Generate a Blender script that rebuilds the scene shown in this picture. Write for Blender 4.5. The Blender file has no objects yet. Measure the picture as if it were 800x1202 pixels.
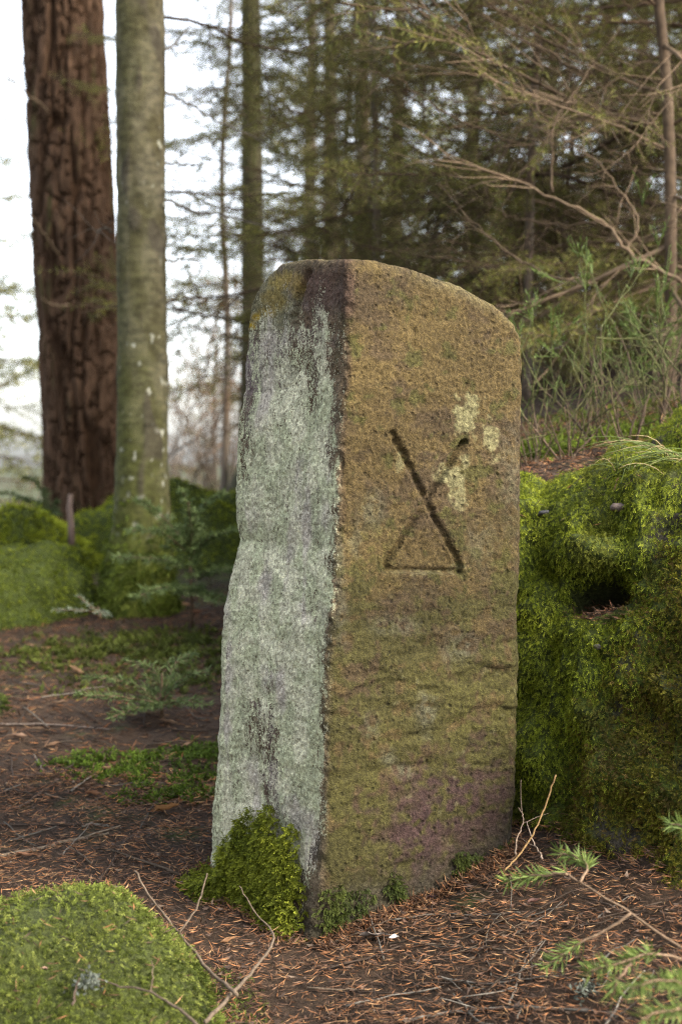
import bpy, math
import numpy as np
from mathutils import Vector, Matrix, Euler

# ------------------------------------------------------------------ camera, sky, sun, exposure
SC = bpy.context.scene
COL = SC.collection
PITCH = math.radians(2.09)          # looking slightly down
CAMZ = 0.78
FPX = 1670.0                        # focal length in photo pixels (800 x 1202)
cam_d = bpy.data.cameras.new('camera')
cam_d.sensor_fit = 'VERTICAL'
cam_d.sensor_height = 36.0
cam_d.lens = 36.0 * FPX / 1202.0
cam_d.clip_start = 0.05
cam_d.clip_end = 6000
cam_d.dof.use_dof = True
cam_d.dof.focus_distance = 2.36
cam_d.dof.aperture_fstop = 4.3
cam = bpy.data.objects.new('camera', cam_d)
COL.objects.link(cam)
cam.location = (0, 0, CAMZ)
cam.rotation_euler = (math.pi / 2 - PITCH, 0, 0)
SC.camera = cam

SUN_AZ = math.radians(118)          # clockwise from +Y: right and behind the camera
SUN_EL = math.radians(36)
world = bpy.data.worlds.new('World')
SC.world = world
world.use_nodes = True
wn = world.node_tree
bg = wn.nodes['Background']
sky = wn.nodes.new('ShaderNodeTexSky')
sky.sky_type = 'NISHITA'
sky.sun_disc = False
sky.sun_elevation = SUN_EL
sky.sun_rotation = SUN_AZ
sky.dust_density = 3.0
sky.air_density = 1.0
sky.ozone_density = 1.0
hsv = wn.nodes.new('ShaderNodeHueSaturation')      # thin overcast: the blue of the clear sky mostly washed out
hsv.inputs['Saturation'].default_value = 0.36
wn.links.new(sky.outputs[0], hsv.inputs['Color'])
wn.links.new(hsv.outputs[0], bg.inputs[0])
bg.inputs[1].default_value = 0.15
sun_d = bpy.data.lights.new('sun', 'SUN')
sun_d.energy = 1.15
sun_d.angle = math.radians(14)
sun_d.color = (1.0, 0.86, 0.66)
sun = bpy.data.objects.new('sun', sun_d)
COL.objects.link(sun)
sd = Vector((math.sin(SUN_AZ) * math.cos(SUN_EL), math.cos(SUN_AZ) * math.cos(SUN_EL), math.sin(SUN_EL)))
sun.rotation_euler = sd.to_track_quat('Z', 'Y').to_euler()
sun.location = (4, -3, 6)
SC.view_settings.view_transform = 'Standard'
SC.view_settings.look = 'None'
SC.view_settings.gamma = 1
SC.view_settings.exposure = 2.4
SC.render.engine = 'CYCLES'
SC.cycles.use_denoising = True
SC.cycles.denoising_prefilter = 'NONE'
SC.cycles.filter_width = 1.15
SC.cycles.sample_clamp_indirect = 4.0
SC.cycles.max_bounces = 5
SC.cycles.diffuse_bounces = 3
SC.cycles.transmission_bounces = 3
SC.cycles.caustics_reflective = False
SC.cycles.caustics_refractive = False

R = np.random.default_rng(7)
F3 = np.float64

# ------------------------------------------------------------------ helpers: numbers
_perm = np.random.default_rng(3).permutation(256)
_perm = np.concatenate([_perm, _perm, _perm])
_g = np.random.default_rng(4).normal(size=(256, 3))
_g /= np.linalg.norm(_g, axis=1)[:, None]

def perlin(P):
    P = np.asarray(P, F3)
    i = np.floor(P).astype(int)
    f = P - i
    i &= 255
    u = f * f * f * (f * (f * 6 - 15) + 10)
    out = 0
    for dx in (0, 1):
        wx = u[..., 0] if dx else 1 - u[..., 0]
        for dy in (0, 1):
            wy = u[..., 1] if dy else 1 - u[..., 1]
            for dz in (0, 1):
                wz = u[..., 2] if dz else 1 - u[..., 2]
                h = _perm[_perm[_perm[i[..., 0] + dx] + i[..., 1] + dy] + i[..., 2] + dz]
                g = _g[h]
                d = g[..., 0] * (f[..., 0] - dx) + g[..., 1] * (f[..., 1] - dy) + g[..., 2] * (f[..., 2] - dz)
                out = out + wx * wy * wz * d
    return out * 1.6

def fbm(P, oct=4, gain=0.5):
    P = np.asarray(P, F3)
    a, s, o = 1.0, 0, 0
    for k in range(oct):
        o = o + a * perlin(P * (2.03 ** k) + 17.3 * k)
        s += a
        a *= gain
    return o / s

def ss(a, b, x):
    t = np.clip((np.asarray(x, F3) - a) / (b - a), 0, 1)
    return t * t * (3 - 2 * t)

def norm(v):
    v = np.asarray(v, F3)
    return v / np.maximum(np.linalg.norm(v, axis=-1, keepdims=True), 1e-9)

def at(px, py, y):
    """point at depth y along the ray of a photo pixel"""
    u = (np.asarray(px, F3) - 400) / FPX
    v = (601 - np.asarray(py, F3)) / FPX
    dy = math.cos(PITCH) + v * math.sin(PITCH)
    dz = -math.sin(PITCH) + v * math.cos(PITCH)
    y = np.asarray(y, F3)
    return np.stack(np.broadcast_arrays(u / dy * y, y, CAMZ + dz / dy * y), -1)

def topix(P):
    P = np.asarray(P, F3)
    z = P[..., 2] - CAMZ
    fw = P[..., 1] * math.cos(PITCH) - z * math.sin(PITCH)
    up = P[..., 1] * math.sin(PITCH) + z * math.cos(PITCH)
    return 400 + FPX * P[..., 0] / fw, 601 - FPX * up / fw

def catmull(ctrl, n, axis=0):
    """resample control values along an axis to n smooth values"""
    c = np.moveaxis(np.asarray(ctrl, F3), axis, 0)
    m = len(c)
    t = np.linspace(0, m - 1, n)
    i = np.minimum(t.astype(int), m - 2)
    f = (t - i).reshape((-1,) + (1,) * (c.ndim - 1))
    p0 = c[np.maximum(i - 1, 0)]; p1 = c[i]; p2 = c[i + 1]; p3 = c[np.minimum(i + 2, m - 1)]
    o = 0.5 * ((2 * p1) + (-p0 + p2) * f + (2 * p0 - 5 * p1 + 4 * p2 - p3) * f ** 2 + (-p0 + 3 * p1 - 3 * p2 + p3) * f ** 3)
    return np.moveaxis(o, 0, axis)

# ------------------------------------------------------------------ helpers: meshes
def build_mesh(name, V, T=None, Q=None, C=None, smooth=True, attrs=None):
    me = bpy.data.meshes.new(name)
    V = np.asarray(V, np.float32).reshape(-1, 3)
    parts, starts = [], []
    n = 0
    if T is not None and len(T):
        T = np.asarray(T, np.int32).reshape(-1, 3)
        parts.append(T.ravel()); starts.append(np.arange(len(T)) * 3); n = T.size
    if Q is not None and len(Q):
        Q = np.asarray(Q, np.int32).reshape(-1, 4)
        parts.append(Q.ravel()); starts.append(n + np.arange(len(Q)) * 4)
    loops = np.concatenate(parts).astype(np.int32)
    starts = np.concatenate(starts).astype(np.int32)
    me.vertices.add(len(V)); me.vertices.foreach_set('co', V.ravel())
    me.loops.add(len(loops)); me.loops.foreach_set('vertex_index', loops)
    me.polygons.add(len(starts)); me.polygons.foreach_set('loop_start', starts)
    me.polygons.foreach_set('use_smooth', np.full(len(starts), smooth, dtype=bool))
    if C is not None:
        C = np.asarray(C, np.float32)
        c4 = np.ones((len(V), 4), np.float32); c4[:, :3] = np.clip(C, 0, 1)
        a = me.attributes.new('col', 'FLOAT_COLOR', 'POINT')
        a.data.foreach_set('color', c4.ravel())
    for k, v in (attrs or {}).items():
        a = me.attributes.new(k, 'FLOAT', 'POINT')
        a.data.foreach_set('value', np.asarray(v, np.float32).ravel())
    me.update(calc_edges=True)
    return me

class Geo:
    """collects pieces of one mesh"""
    def __init__(s):
        s.V, s.T, s.Q, s.C, s.n = [], [], [], [], 0
    def add(s, V, T=None, Q=None, C=(0.1, 0.1, 0.1)):
        V = np.asarray(V, F3).reshape(-1, 3)
        if T is not None and len(T): s.T.append(np.asarray(T).reshape(-1, 3) + s.n)
        if Q is not None and len(Q): s.Q.append(np.asarray(Q).reshape(-1, 4) + s.n)
        C = np.asarray(C, F3)
        s.C.append(np.broadcast_to(C, V.shape) if C.ndim == 1 else C)
        s.V.append(V); s.n += len(V)
    def arrays(s):
        return (np.concatenate(s.V), np.concatenate(s.T) if s.T else None,
                np.concatenate(s.Q) if s.Q else None, np.concatenate(s.C))
    def mesh(s, name, smooth=True):
        V, T, Q, C = s.arrays()
        return build_mesh(name, V, T, Q, C, smooth)
    # many straight tapered twigs at once
    def segs(s, P0, P1, r0, r1, k=3, C=(0.1, 0.1, 0.1)):
        P0 = np.asarray(P0, F3).reshape(-1, 3); P1 = np.asarray(P1, F3).reshape(-1, 3)
        n = len(P0)
        if not n: return
        d = norm(P1 - P0)
        ref = np.where(np.abs(d[:, 2:3]) < 0.9, np.array([[0, 0, 1.0]]), np.array([[1.0, 0, 0]]))
        a = norm(np.cross(d, ref)); b = np.cross(d, a)
        r0 = np.broadcast_to(np.asarray(r0, F3), (n,)); r1 = np.broadcast_to(np.asarray(r1, F3), (n,))
        ph = np.arange(k) * 2 * math.pi / k
        off = a[:, None] * np.cos(ph)[None, :, None] + b[:, None] * np.sin(ph)[None, :, None]
        V = np.concatenate([P0[:, None] + off * r0[:, None, None], P1[:, None] + off * r1[:, None, None]], 1)
        base = np.arange(n)[:, None] * (2 * k)
        q = np.stack([np.stack([base[:, 0] + j, base[:, 0] + (j + 1) % k, base[:, 0] + k + (j + 1) % k, base[:, 0] + k + j], -1) for j in range(k)], 1)
        C = np.asarray(C, F3)
        if C.ndim == 2: C = np.repeat(C, 2 * k, 0)
        s.add(V.reshape(-1, 3), Q=q.reshape(-1, 4), C=C)
    # one bent tapered tube with closed ends
    def tube(s, pts, rad, k=6, C=(0.1, 0.1, 0.1), wob=0.0):
        pts = np.asarray(pts, F3); m = len(pts)
        rad = np.broadcast_to(np.asarray(rad, F3), (m,))
        t = norm(np.gradient(pts, axis=0))
        a = norm(np.cross(t[0], [0.31, 0.2, 0.93]))
        A = []
        for i in range(m):
            a = norm(a - t[i] * np.dot(a, t[i])); A.append(a)
        A = np.array(A); B = np.cross(t, A)
        ph = np.arange(k) * 2 * math.pi / k
        rr = rad[:, None] * (1 + wob * R.normal(size=(m, k)))
        V = pts[:, None] + (A[:, None] * np.cos(ph)[None, :, None] + B[:, None] * np.sin(ph)[None, :, None]) * rr[..., None]
        i = np.arange(m - 1)[:, None] * k; j = np.arange(k)[None]
        q = np.stack([i + j, i + (j + 1) % k, i + k + (j + 1) % k, i + k + j], -1).reshape(-1, 4)
        V = np.concatenate([V.reshape(-1, 3), pts[:1], pts[-1:]])
        e0 = np.stack([np.full(k, m * k), (np.arange(k) + 1) % k, np.arange(k)], -1)
        e1 = np.stack([np.full(k, m * k + 1), (m - 1) * k + np.arange(k), (m - 1) * k + (np.arange(k) + 1) % k], -1)
        s.add(V, T=np.concatenate([e0, e1]), Q=q, C=C)
    # many flat pointed blades (needles, leaflets): base, two shoulders, tip
    def blades(s, P, D, S, L, W, C, sh=0.45, fold=0.15):
        n = len(P)
        if not n: return
        L = np.broadcast_to(np.asarray(L, F3), (n,))[:, None]; W = np.broadcast_to(np.asarray(W, F3), (n,))[:, None]
        N = np.cross(D, S)
        mid = P + D * L * sh + N * W * fold
        V = np.stack([P, mid + S * W * 0.5, P + D * L, mid - S * W * 0.5], 1).reshape(-1, 3)
        b = np.arange(n) * 4
        T = np.concatenate([np.stack([b, b + 1, b + 2], -1), np.stack([b, b + 2, b + 3], -1)])
        C = np.asarray(C, F3)
        if C.ndim == 2: C = np.repeat(C, 4, 0)
        s.add(V, T=T, C=C)

def link(name, me, mat=None, parent=None):
    o = bpy.data.objects.new(name, me)
    COL.objects.link(o)
    if mat is not None and len(me.materials) == 0:
        me.materials.append(mat)
    if parent is not None: o.parent = parent
    return o

def tag(o, label, cat=None, group=None, kind=None):
    if label: o['label'] = label
    if cat: o['category'] = cat
    if group: o['group'] = group
    if kind: o['kind'] = kind
    return o

def empty(name, loc=(0, 0, 0), rz=0.0):
    o = bpy.data.objects.new(name, None)
    o.empty_display_size = 0.1
    COL.objects.link(o); o.location = loc; o.rotation_euler = (0, 0, rz)
    return o

def grid_quads(nr, nc, wrap=False):
    i = np.arange(nr - 1)[:, None] * nc
    j = np.arange(nc if wrap else nc - 1)[None]
    jn = (j + 1) % nc
    return np.stack([i + j, i + jn, i + nc + jn, i + nc + j], -1).reshape(-1, 4)

# ------------------------------------------------------------------ materials
def vmat(name, nscale=60, namt=0.35, bscale=120, bdist=0.002, rough=0.85, trans=0.0, spec=0.25, nscale2=None, n2amt=0.0, stretch=(1, 1, 1), obj_rand=0.0):
    """material colour = vertex colour 'col' x fine procedural variation, with relief"""
    m = bpy.data.materials.new(name); m.use_nodes = True
    nt = m.node_tree; N = nt.nodes; L = nt.links
    p = N['Principled BSDF']; out = N['Material Output']
    at_ = N.new('ShaderNodeAttribute'); at_.attribute_name = 'col'
    tc = N.new('ShaderNodeTexCoord')
    mp = N.new('ShaderNodeMapping'); mp.inputs['Scale'].default_value = stretch
    L.new(tc.outputs['Object'], mp.inputs[0])
    def noisy(scale, amt, col, det=4):
        n = N.new('ShaderNodeTexNoise'); n.inputs['Scale'].default_value = scale; n.inputs['Detail'].default_value = det
        L.new(mp.outputs[0], n.inputs['Vector'])
        r = N.new('ShaderNodeMapRange')
        r.inputs[1].default_value = 0.28; r.inputs[2].default_value = 0.72
        r.inputs[3].default_value = 1 - amt; r.inputs[4].default_value = 1 + amt
        L.new(n.outputs[0], r.inputs[0])
        x = N.new('ShaderNodeVectorMath'); x.operation = 'SCALE'
        L.new(col, x.inputs[0]); L.new(r.outputs[0], x.inputs['Scale'])
        return x.outputs[0]
    c = at_.outputs['Color']
    if namt: c = noisy(nscale, namt, c)
    if nscale2: c = noisy(nscale2, n2amt, c, 3)
    if obj_rand:
        oi = N.new('ShaderNodeObjectInfo')
        r = N.new('ShaderNodeMapRange'); r.inputs[3].default_value = 1 - obj_rand; r.inputs[4].default_value = 1 + obj_rand
        L.new(oi.outputs['Random'], r.inputs[0])
        x = N.new('ShaderNodeVectorMath'); x.operation = 'SCALE'
        L.new(c, x.inputs[0]); L.new(r.outputs[0], x.inputs['Scale']); c = x.outputs[0]
    L.new(c, p.inputs['Base Color'])
    p.inputs['Roughness'].default_value = rough
    p.inputs['Specular IOR Level'].default_value = spec
    if bdist:
        n = N.new('ShaderNodeTexNoise'); n.inputs['Scale'].default_value = bscale; n.inputs['Detail'].default_value = 6
        n.inputs['Roughness'].default_value = 0.65
        L.new(mp.outputs[0], n.inputs['Vector'])
        b = N.new('ShaderNodeBump'); b.inputs['Distance'].default_value = bdist; b.inputs['Strength'].default_value = 1.0
        L.new(n.outputs[0], b.inputs['Height']); L.new(b.outputs[0], p.inputs['Normal'])
    if trans:
        t = N.new('ShaderNodeBsdfTranslucent'); L.new(c, t.inputs['Color'])
        mx = N.new('ShaderNodeMixShader'); mx.inputs[0].default_value = trans
        L.new(p.outputs[0], mx.inputs[1]); L.new(t.outputs[0], mx.inputs[2]); L.new(mx.outputs[0], out.inputs['Surface'])
    return m

M_STONE = None
M_GROUND = vmat('forest_soil', 90, 0.45, 160, 0.006, 0.95, nscale2=400, n2amt=0.35)
M_MOSSBASE = vmat('moss_cushion', 140, 0.5, 200, 0.010, 0.95)
M_MOSS = vmat('moss_leaf', 300, 0.18, 1, 0, 0.7, trans=0.3, spec=0.2)
M_ROCK = vmat('bank_rock', 60, 0.5, 70, 0.016, 0.95, nscale2=240, n2amt=0.45)
M_LITTER = vmat('needle_litter', 200, 0.2, 1, 0, 0.75, spec=0.25)
M_TWIG = vmat('twig_bark', 160, 0.4, 300, 0.0008, 0.85, spec=0.25, obj_rand=0.25)
M_LEAF = vmat('dry_leaf', 60, 0.25, 200, 0.0006, 0.7, trans=0.2)
M_PINE = vmat('furrowed_bark', 30, 0.4, 60, 0.012, 0.95, spec=0.1, nscale2=160, n2amt=0.25, stretch=(1, 1, 0.35))
M_FIR = vmat('smooth_bark', 30, 0.45, 120, 0.003, 0.9, spec=0.15, nscale2=220, n2amt=0.2, stretch=(1, 1, 1.6))
M_NEEDLE = vmat('conifer_needle', 8, 0.35, 1, 0, 0.6, trans=0.32, spec=0.3, obj_rand=0.3)
M_BRANCH = vmat('branch_bark', 40, 0.35, 1, 0, 0.85, spec=0.2, obj_rand=0.3)
M_SHOOT = vmat('green_shoot', 60, 0.25, 1, 0, 0.6, trans=0.25, spec=0.3)
M_PEBBLE = vmat('pebble_stone', 90, 0.35, 300, 0.001, 0.8)

# ------------------------------------------------------------------ the ground
def ground_z(x, y):
    x = np.asarray(x, F3); y = np.asarray(y, F3)
    yy = y - 2.27
    low = np.where(yy < 0, 0.09 * yy, 0.115 * yy - 0.0105 * np.clip(yy, 0, 5.2) ** 2)
    low = np.where(yy > 5.2, 0.115 * 5.2 - 0.0105 * 27.04, low) + 0.012 * np.clip(y - 7.5, 0, 4)
    low = low + 0.30 * ss(0, 1, (x + 0.05) / 0.7) * 0.55 * ss(3.4, 2.4, y)
    low = low - 0.05 * ss(-0.6, -2.5, x)
    fall = np.clip(y - 11, 0, 45)
    low = low - (0.0125 * np.clip(fall, 0, 22) ** 2 + 0.28 * np.clip(fall - 22, 0, 30)) * ss(5.0, -1.0, x - 0.12 * (y - 11))
    high = 0.735 + 0.20 * np.clip(x - 0.42, -0.3, 2.6) + 0.085 * (np.clip(y, 0, 11) - 3.0)
    sh = np.where(x < 0.1, 0.30 + (0.1 - x) * 8.0, np.interp(x, [0.1, 0.36, 0.65, 1.2, 2.5], [0.3, 0.0, -0.05, -0.35, -1.2]))
    m = ss(2.78, 3.06, y - sh) * ss(-1.2, -0.2, x)
    z = low * (1 - m) + np.maximum(high, low) * m
    P = np.stack([x, y, 0 * x], -1)
    near = ss(60, 10, y)
    z = z + near * (0.018 * fbm(P * 2.3, 3) + 0.010 * perlin(P * 9) * ss(30, 5, y))
    return z

def graded(a, b, step, far, ratio=1.18):
    c = list(np.arange(a, b, step)); s = step; lo, hi = [a], [c[-1]]
    while lo[-1] > -far: s *= ratio; lo.append(lo[-1] - s)
    s = step
    while hi[-1] < far: s *= ratio; hi.append(hi[-1] + s)
    return np.array(lo[1:][::-1] + c + hi[1:])

gx = graded(-2.0, 1.6, 0.026, 2500, 1.2); gy = graded(0.9, 7.0, 0.026, 2500, 1.2)
X, Y = np.meshgrid(gx, gy)
Z = ground_z(X, Y)
GP = np.stack([X, Y, Z], -1).reshape(-1, 3)
n1 = fbm(GP * 3.1, 4); n2 = fbm(GP * 11 + 5, 3)
base = np.array([0.036, 0.022, 0.013])[None] * (1 + 0.5 * n2[:, None])
dark = np.array([0.014, 0.011, 0.008])
gc = base * (1 - ss(0.0, 0.35, n1)[:, None] * 0.5) + dark * ss(0.0, 0.35, n1)[:, None] * 0.5
green = ss(0.05, 0.4, n1 + 0.5 * n2 + 0.35 * ss(3.0, 4.8, GP[:, 1]) * ss(0.4, -0.4, GP[:, 0]) - 0.22)
green = np.maximum(green, ss(8, 14, GP[:, 1]) * 0.6)
gc = gc * (1 - green[:, None]) + np.array([0.034, 0.045, 0.010])[None] * (1 + 0.5 * n2[:, None]) * green[:, None]
ground = link('ground', build_mesh('ground', GP, Q=grid_quads(len(gy), len(gx)), C=gc), M_GROUND)
ground['kind'] = 'structure'

# ------------------------------------------------------------------ the boundary stone
YE, YL, YR = 2.27, 2.56, 2.46
def col_from(tab, y):
    t = np.array(tab, F3)
    P = at(t[:, 0], t[:, 1], y)
    o = np.argsort(P[:, 2])
    return lambda z: np.interp(z, P[o, 2], P[o, 0])
xL = col_from([(284, 330), (284, 393), (278, 432), (279, 458), (271, 500), (269, 542), (268, 574), (270, 611), (275, 632), (271, 645), (265, 668), (259, 695), (252, 743), (250, 811), (247, 858), (246, 906), (241, 942), (239, 980), (236, 1020), (234, 1080)], YL)
xE = col_from([(405, 300), (406, 311), (408, 385), (406, 437), (401, 500), (398, 568), (396, 621), (395, 690), (386, 785), (382, 916), (380, 1021), (376, 1058), (364, 1100), (358, 1130)], YE)
xR = col_from([(620, 380), (620, 437), (620, 516), (618, 595), (617, 674), (616, 732), (616, 890), (611, 963), (607, 1010)], YR)
fR = lambda a: np.interp(a, [0, .12, .37, .62, .82, .92, .97, 1.0], at(400, [304, 305, 318, 337, 358, 376, 393, 425], np.array([0, .12, .37, .62, .82, .92, .97, 1.0]) * (YR - YE) + YE)[:, 2])
fL = lambda b: np.interp(b, [0, .38, .62, .76, .88, .96, 1.0], at(400, [304, 304.5, 309, 322, 344, 368, 392], np.array([0, .38, .62, .76, .88, .96, 1.0]) * (YL - YE) + YE)[:, 2])
fE = float(fR(0.0))
def ztop(a, b):
    return np.maximum(fR(np.clip(a, 0, 1)) + fL(np.clip(b, 0, 1)) - fE, fE - 0.17)

# perimeter of a unit square with rounded corners, from (0,0)=front edge along a to (1,0)=right, (1,1)=back, (0,1)=left
rad = {0: 0.035, 1: 0.09, 2: 0.2, 3: 0.10}
per = []
def side(p, q, n): return [np.array(p) + (np.array(q) - np.array(p)) * t for t in np.linspace(0, 1, n, endpoint=False)]
def arc(c, r, a0, a1, n): return [np.array([c[0] + r * math.cos(t), c[1] + r * math.sin(t)]) for t in np.linspace(a0, a1, n, endpoint=False)]
per += side((rad[0], 0), (1 - rad[1], 0), 112)
per += arc((1 - rad[1], rad[1]), rad[1], -math.pi / 2, 0, 14)
per += side((1, rad[1]), (1, 1 - rad[2]), 24)
per += arc((1 - rad[2], 1 - rad[2]), rad[2], 0, math.pi / 2, 8)
per += side((1 - rad[2], 1), (rad[3], 1), 24)
per += arc((rad[3], 1 - rad[3]), rad[3], math.pi / 2, math.pi, 14)
per += side((0, 1 - rad[3]), (0, rad[0]), 96)
per += arc((rad[0], rad[0]), rad[0], math.pi, 1.5 * math.pi, 8)
per = np.array(per); NP = len(per)

def sq_to_world(a, b, z):
    e, l, r = xE(z), xL(z), xR(z)
    bx = l + r - e
    x = (1 - a) * (1 - b) * e + a * (1 - b) * r + (1 - a) * b * l + a * b * bx
    y = YE + a * (YR - YE) + b * (YL - YE)
    return np.stack([x, y, z], -1)

NH = 400
RT = 0.020
rows = []
hh = np.linspace(0, 1, NH)
ZB = -0.14
for h in hh:
    a, b = per[:, 0], per[:, 1]
    zt = ztop(a, b) - RT
    rows.append(sq_to_world(a, b, ZB + h * (zt - ZB)))
for th in np.linspace(0, math.pi / 2, 7)[1:]:
    k = 1 - 0.055 * (1 - math.cos(th))
    a = 0.5 + (per[:, 0] - 0.5) * k; b = 0.5 + (per[:, 1] - 0.5) * k
    rows.append(sq_to_world(a, b, ztop(per[:, 0], per[:, 1]) - RT + RT * math.sin(th)))
for k in np.linspace(0.945, 0.0, 26)[1:]:
    a = 0.5 + (per[:, 0] - 0.5) * k; b = 0.5 + (per[:, 1] - 0.5) * k
    w = ss(0.95, 0.75, k)
    rows.append(sq_to_world(a, b, ztop(a, b) * w + ztop(per[:, 0], per[:, 1]) * (1 - w)))
G = np.array(rows)                                     # rows x perimeter x 3
NRow = len(G)
def grid_normals(G):
    du = np.roll(G, -1, 1) - np.roll(G, 1, 1)
    dv = np.gradient(G, axis=0)
    return norm(np.cross(du, dv))
NN = grid_normals(G)
SP = G.reshape(-1, 3); SN = NN.reshape(-1, 3)
A2 = np.broadcast_to(per[None, :, 0], (NRow, NP)).ravel(); B2 = np.broadcast_to(per[None, :, 1], (NRow, NP)).ravel()
rowi = np.repeat(np.arange(NRow), NP)
side_m = (rowi < NH + 4)
isR = ss(0.06, 0.0, B2) * side_m                         # on the right (carved) face
isL = ss(0.03, 0.0, A2) * ss(-0.02, 0.04, B2) * side_m
px, py = topix(SP)
def segd(x0, y0, x1, y1):
    dx, dy = x1 - x0, y1 - y0
    t = np.clip(((px - x0) * dx + (py - y0) * dy) / (dx * dx + dy * dy), 0, 1)
    return np.hypot(px - x0 - t * dx, py - y0 - t * dy), t
wig = 1.3 * perlin(SP * 45) + 1.0 * perlin(SP * 110)
groove = np.zeros(len(SP))
dA, tA = segd(461, 508, 541, 666)
groove = np.maximum(groove, 0.0100 * ss(5.6, 1.0, dA + wig))
dB1, t1 = segd(544, 519, 499, 592)
groove = np.maximum(groove, (0.0150 + 0.004 * ss(0.2, 0.0, t1)) * ss(5.0, 1.4, dB1 + wig))
dB2, t2 = segd(499, 592, 453, 662)
groove = np.maximum(groove, 0.0150 * ss(5.0, 1.4, dB2 + wig))
dC, tC = segd(453, 668, 540, 671)
groove = np.maximum(groove, 0.0115 * ss(5.2, 1.2, dC + wig))
# triangle field slightly sunk towards the bottom stroke
tri = ss(592, 664, py) * ss(0, 6, 0.55 * (py - 592) - np.abs(px - 498)) * ss(672, 664, py)
groove = np.maximum(groove, tri * 0.0050)
groove *= isR
# relief
nzz = perlin(SP * 31 + 77)
lay = fbm(SP * np.array([9, 9, 34.0]) + 3, 4)
ledge = ss(0.05, 0.40, fbm(SP * np.array([6, 6, 17.0]) + 40, 3)) * ss(690, 760, py) * isR
big = fbm(SP * 4.5 + 11, 3)
fine = fbm(SP * 70, 3)
disp = 0.006 * big + (0.0030 + 0.0022 * ss(640, 760, py) * isR) * lay + 0.0017 * fine - 0.006 * ledge * ss(980, 900, py)
disp += 0.0035 * fbm(SP * np.array([30, 30, 9.0]) + 9, 3) * isL
# fracture near the top of the left face and along the edge
crk, _ = segd(345, 372, 362, 318)
disp -= 0.010 * ss(5, 0, crk + wig) * isL
disp -= 0.006 * ss(0.15, 0.5, fbm(SP * 16 + 70, 3)) * ss(0.06, 0.0, np.hypot(A2, B2)) * side_m
# pecked pits on the right face
pit = ss(0.35, 0.6, perlin(SP * 52 + 8)) * isR
disp -= 0.0022 * pit
ca_, sa_ = math.cos(0.75), math.sin(0.75)
uu = (SP[:, 0] + SP[:, 1]) ; TM = np.stack([(uu * ca_ + SP[:, 2] * sa_) * 26, (-uu * sa_ + SP[:, 2] * ca_) * 105, 0 * uu + 3], -1)
disp -= 0.0016 * ss(0.05, 0.5, perlin(TM) + 0.4 * nzz) * isR * ss(760, 640, py)      # slanting tool marks
disp += (0.0016 * perlin(SP * 150 + 4) + 0.0010 * perlin(SP * 260 + 14)) * side_m
disp -= groove
SPd = SP + SN * disp[:, None]

# colours (linear reflectance of rock, stain and lichen)
c_ochre = np.array([0.106, 0.076, 0.030]); c_brown = np.array([0.070, 0.049, 0.027]); c_olive = np.array([0.072, 0.066, 0.020])
c_yel = np.array([0.098, 0.090, 0.024]); c_purple = np.array([0.066, 0.038, 0.036]); c_red = np.array([0.085, 0.052, 0.040])
c_soil = np.array([0.040, 0.035, 0.024]); c_pale = np.array([0.195, 0.180, 0.090]); c_grey = np.array([0.135, 0.130, 0.085])
def mixc(c, d, f): return c * (1 - f[:, None]) + d * f[:, None]
nA = fbm(SP * 7 + 21, 4); nB = fbm(SP * 19 + 31, 4); nC = fbm(SP * 60 + 41, 3); nD = fbm(SP * np.array([8, 8, 30.0]) + 51, 4)
c = np.broadcast_to(c_ochre, SP.shape).copy()
c = mixc(c, c_brown, ss(-0.12, 0.22, nA + 0.5 * nD + 0.35 * nC) * 0.85)
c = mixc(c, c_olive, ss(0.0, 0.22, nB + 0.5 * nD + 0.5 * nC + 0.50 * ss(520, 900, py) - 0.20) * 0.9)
def blob(x, y, rx, ry, soft=0.45, k=0.75):
    d = np.hypot((px - x) / rx, (py - y) / ry) + k * (0.6 * nB + 0.7 * nC)
    return ss(1 + soft, 1 - soft, d)
for (x, y, rx, ry, s_) in [(440, 640, 26, 40, .6), (560, 850, 60, 55, .7), (430, 955, 45, 50, .7), (470, 720, 50, 35, .35), (520, 800, 60, 30, .45), (590, 640, 22, 70, .4), (500, 900, 60, 40, .4), (440, 850, 30, 50, .3)]:
    c = mixc(c, c_yel, blob(x, y, rx, ry, .8, 1.6) * s_ * ss(-0.25, 0.15, nC + 0.5 * nB))
for (x, y, rx, ry, s_) in [(545, 965, 62, 60, .85), (490, 975, 40, 55, .8), (500, 1040, 50, 35, .6), (580, 950, 30, 50, .6)]:
    c = mixc(c, c_purple, blob(x, y, rx, ry, .8, 1.3) * s_ * ss(0.42, -0.05, nC + 0.8 * nD))
for (x, y, rx, ry, s_) in [(402, 335, 14, 40, .8), (404, 420, 7, 50, .5), (401, 560, 5, 100, .3)]:
    c = mixc(c, c_red, blob(x, y, rx, ry, .5) * s_)
for (x, y, rx, ry, s_) in [(395, 655, 10, 40, .7), (398, 720, 12, 35, .6), (448, 738, 24, 12, .55), (540, 762, 16, 20, .7), (500, 838, 13, 26, .75), (480, 735, 22, 12, .4), (457, 890, 10, 11, .7), (474, 905, 9, 9, .65), (435, 852, 9, 16, .5), (440, 600, 18, 22, .45), (560, 640, 20, 24, .35), (418, 640, 8, 14, .4), (600, 560, 12, 60, .3)]:
    c = mixc(c, c_grey, blob(x, y, rx, ry, .6, 1.7) * s_ * ss(-0.3, 0.1, nC))
pale = np.zeros(len(SP))
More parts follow.
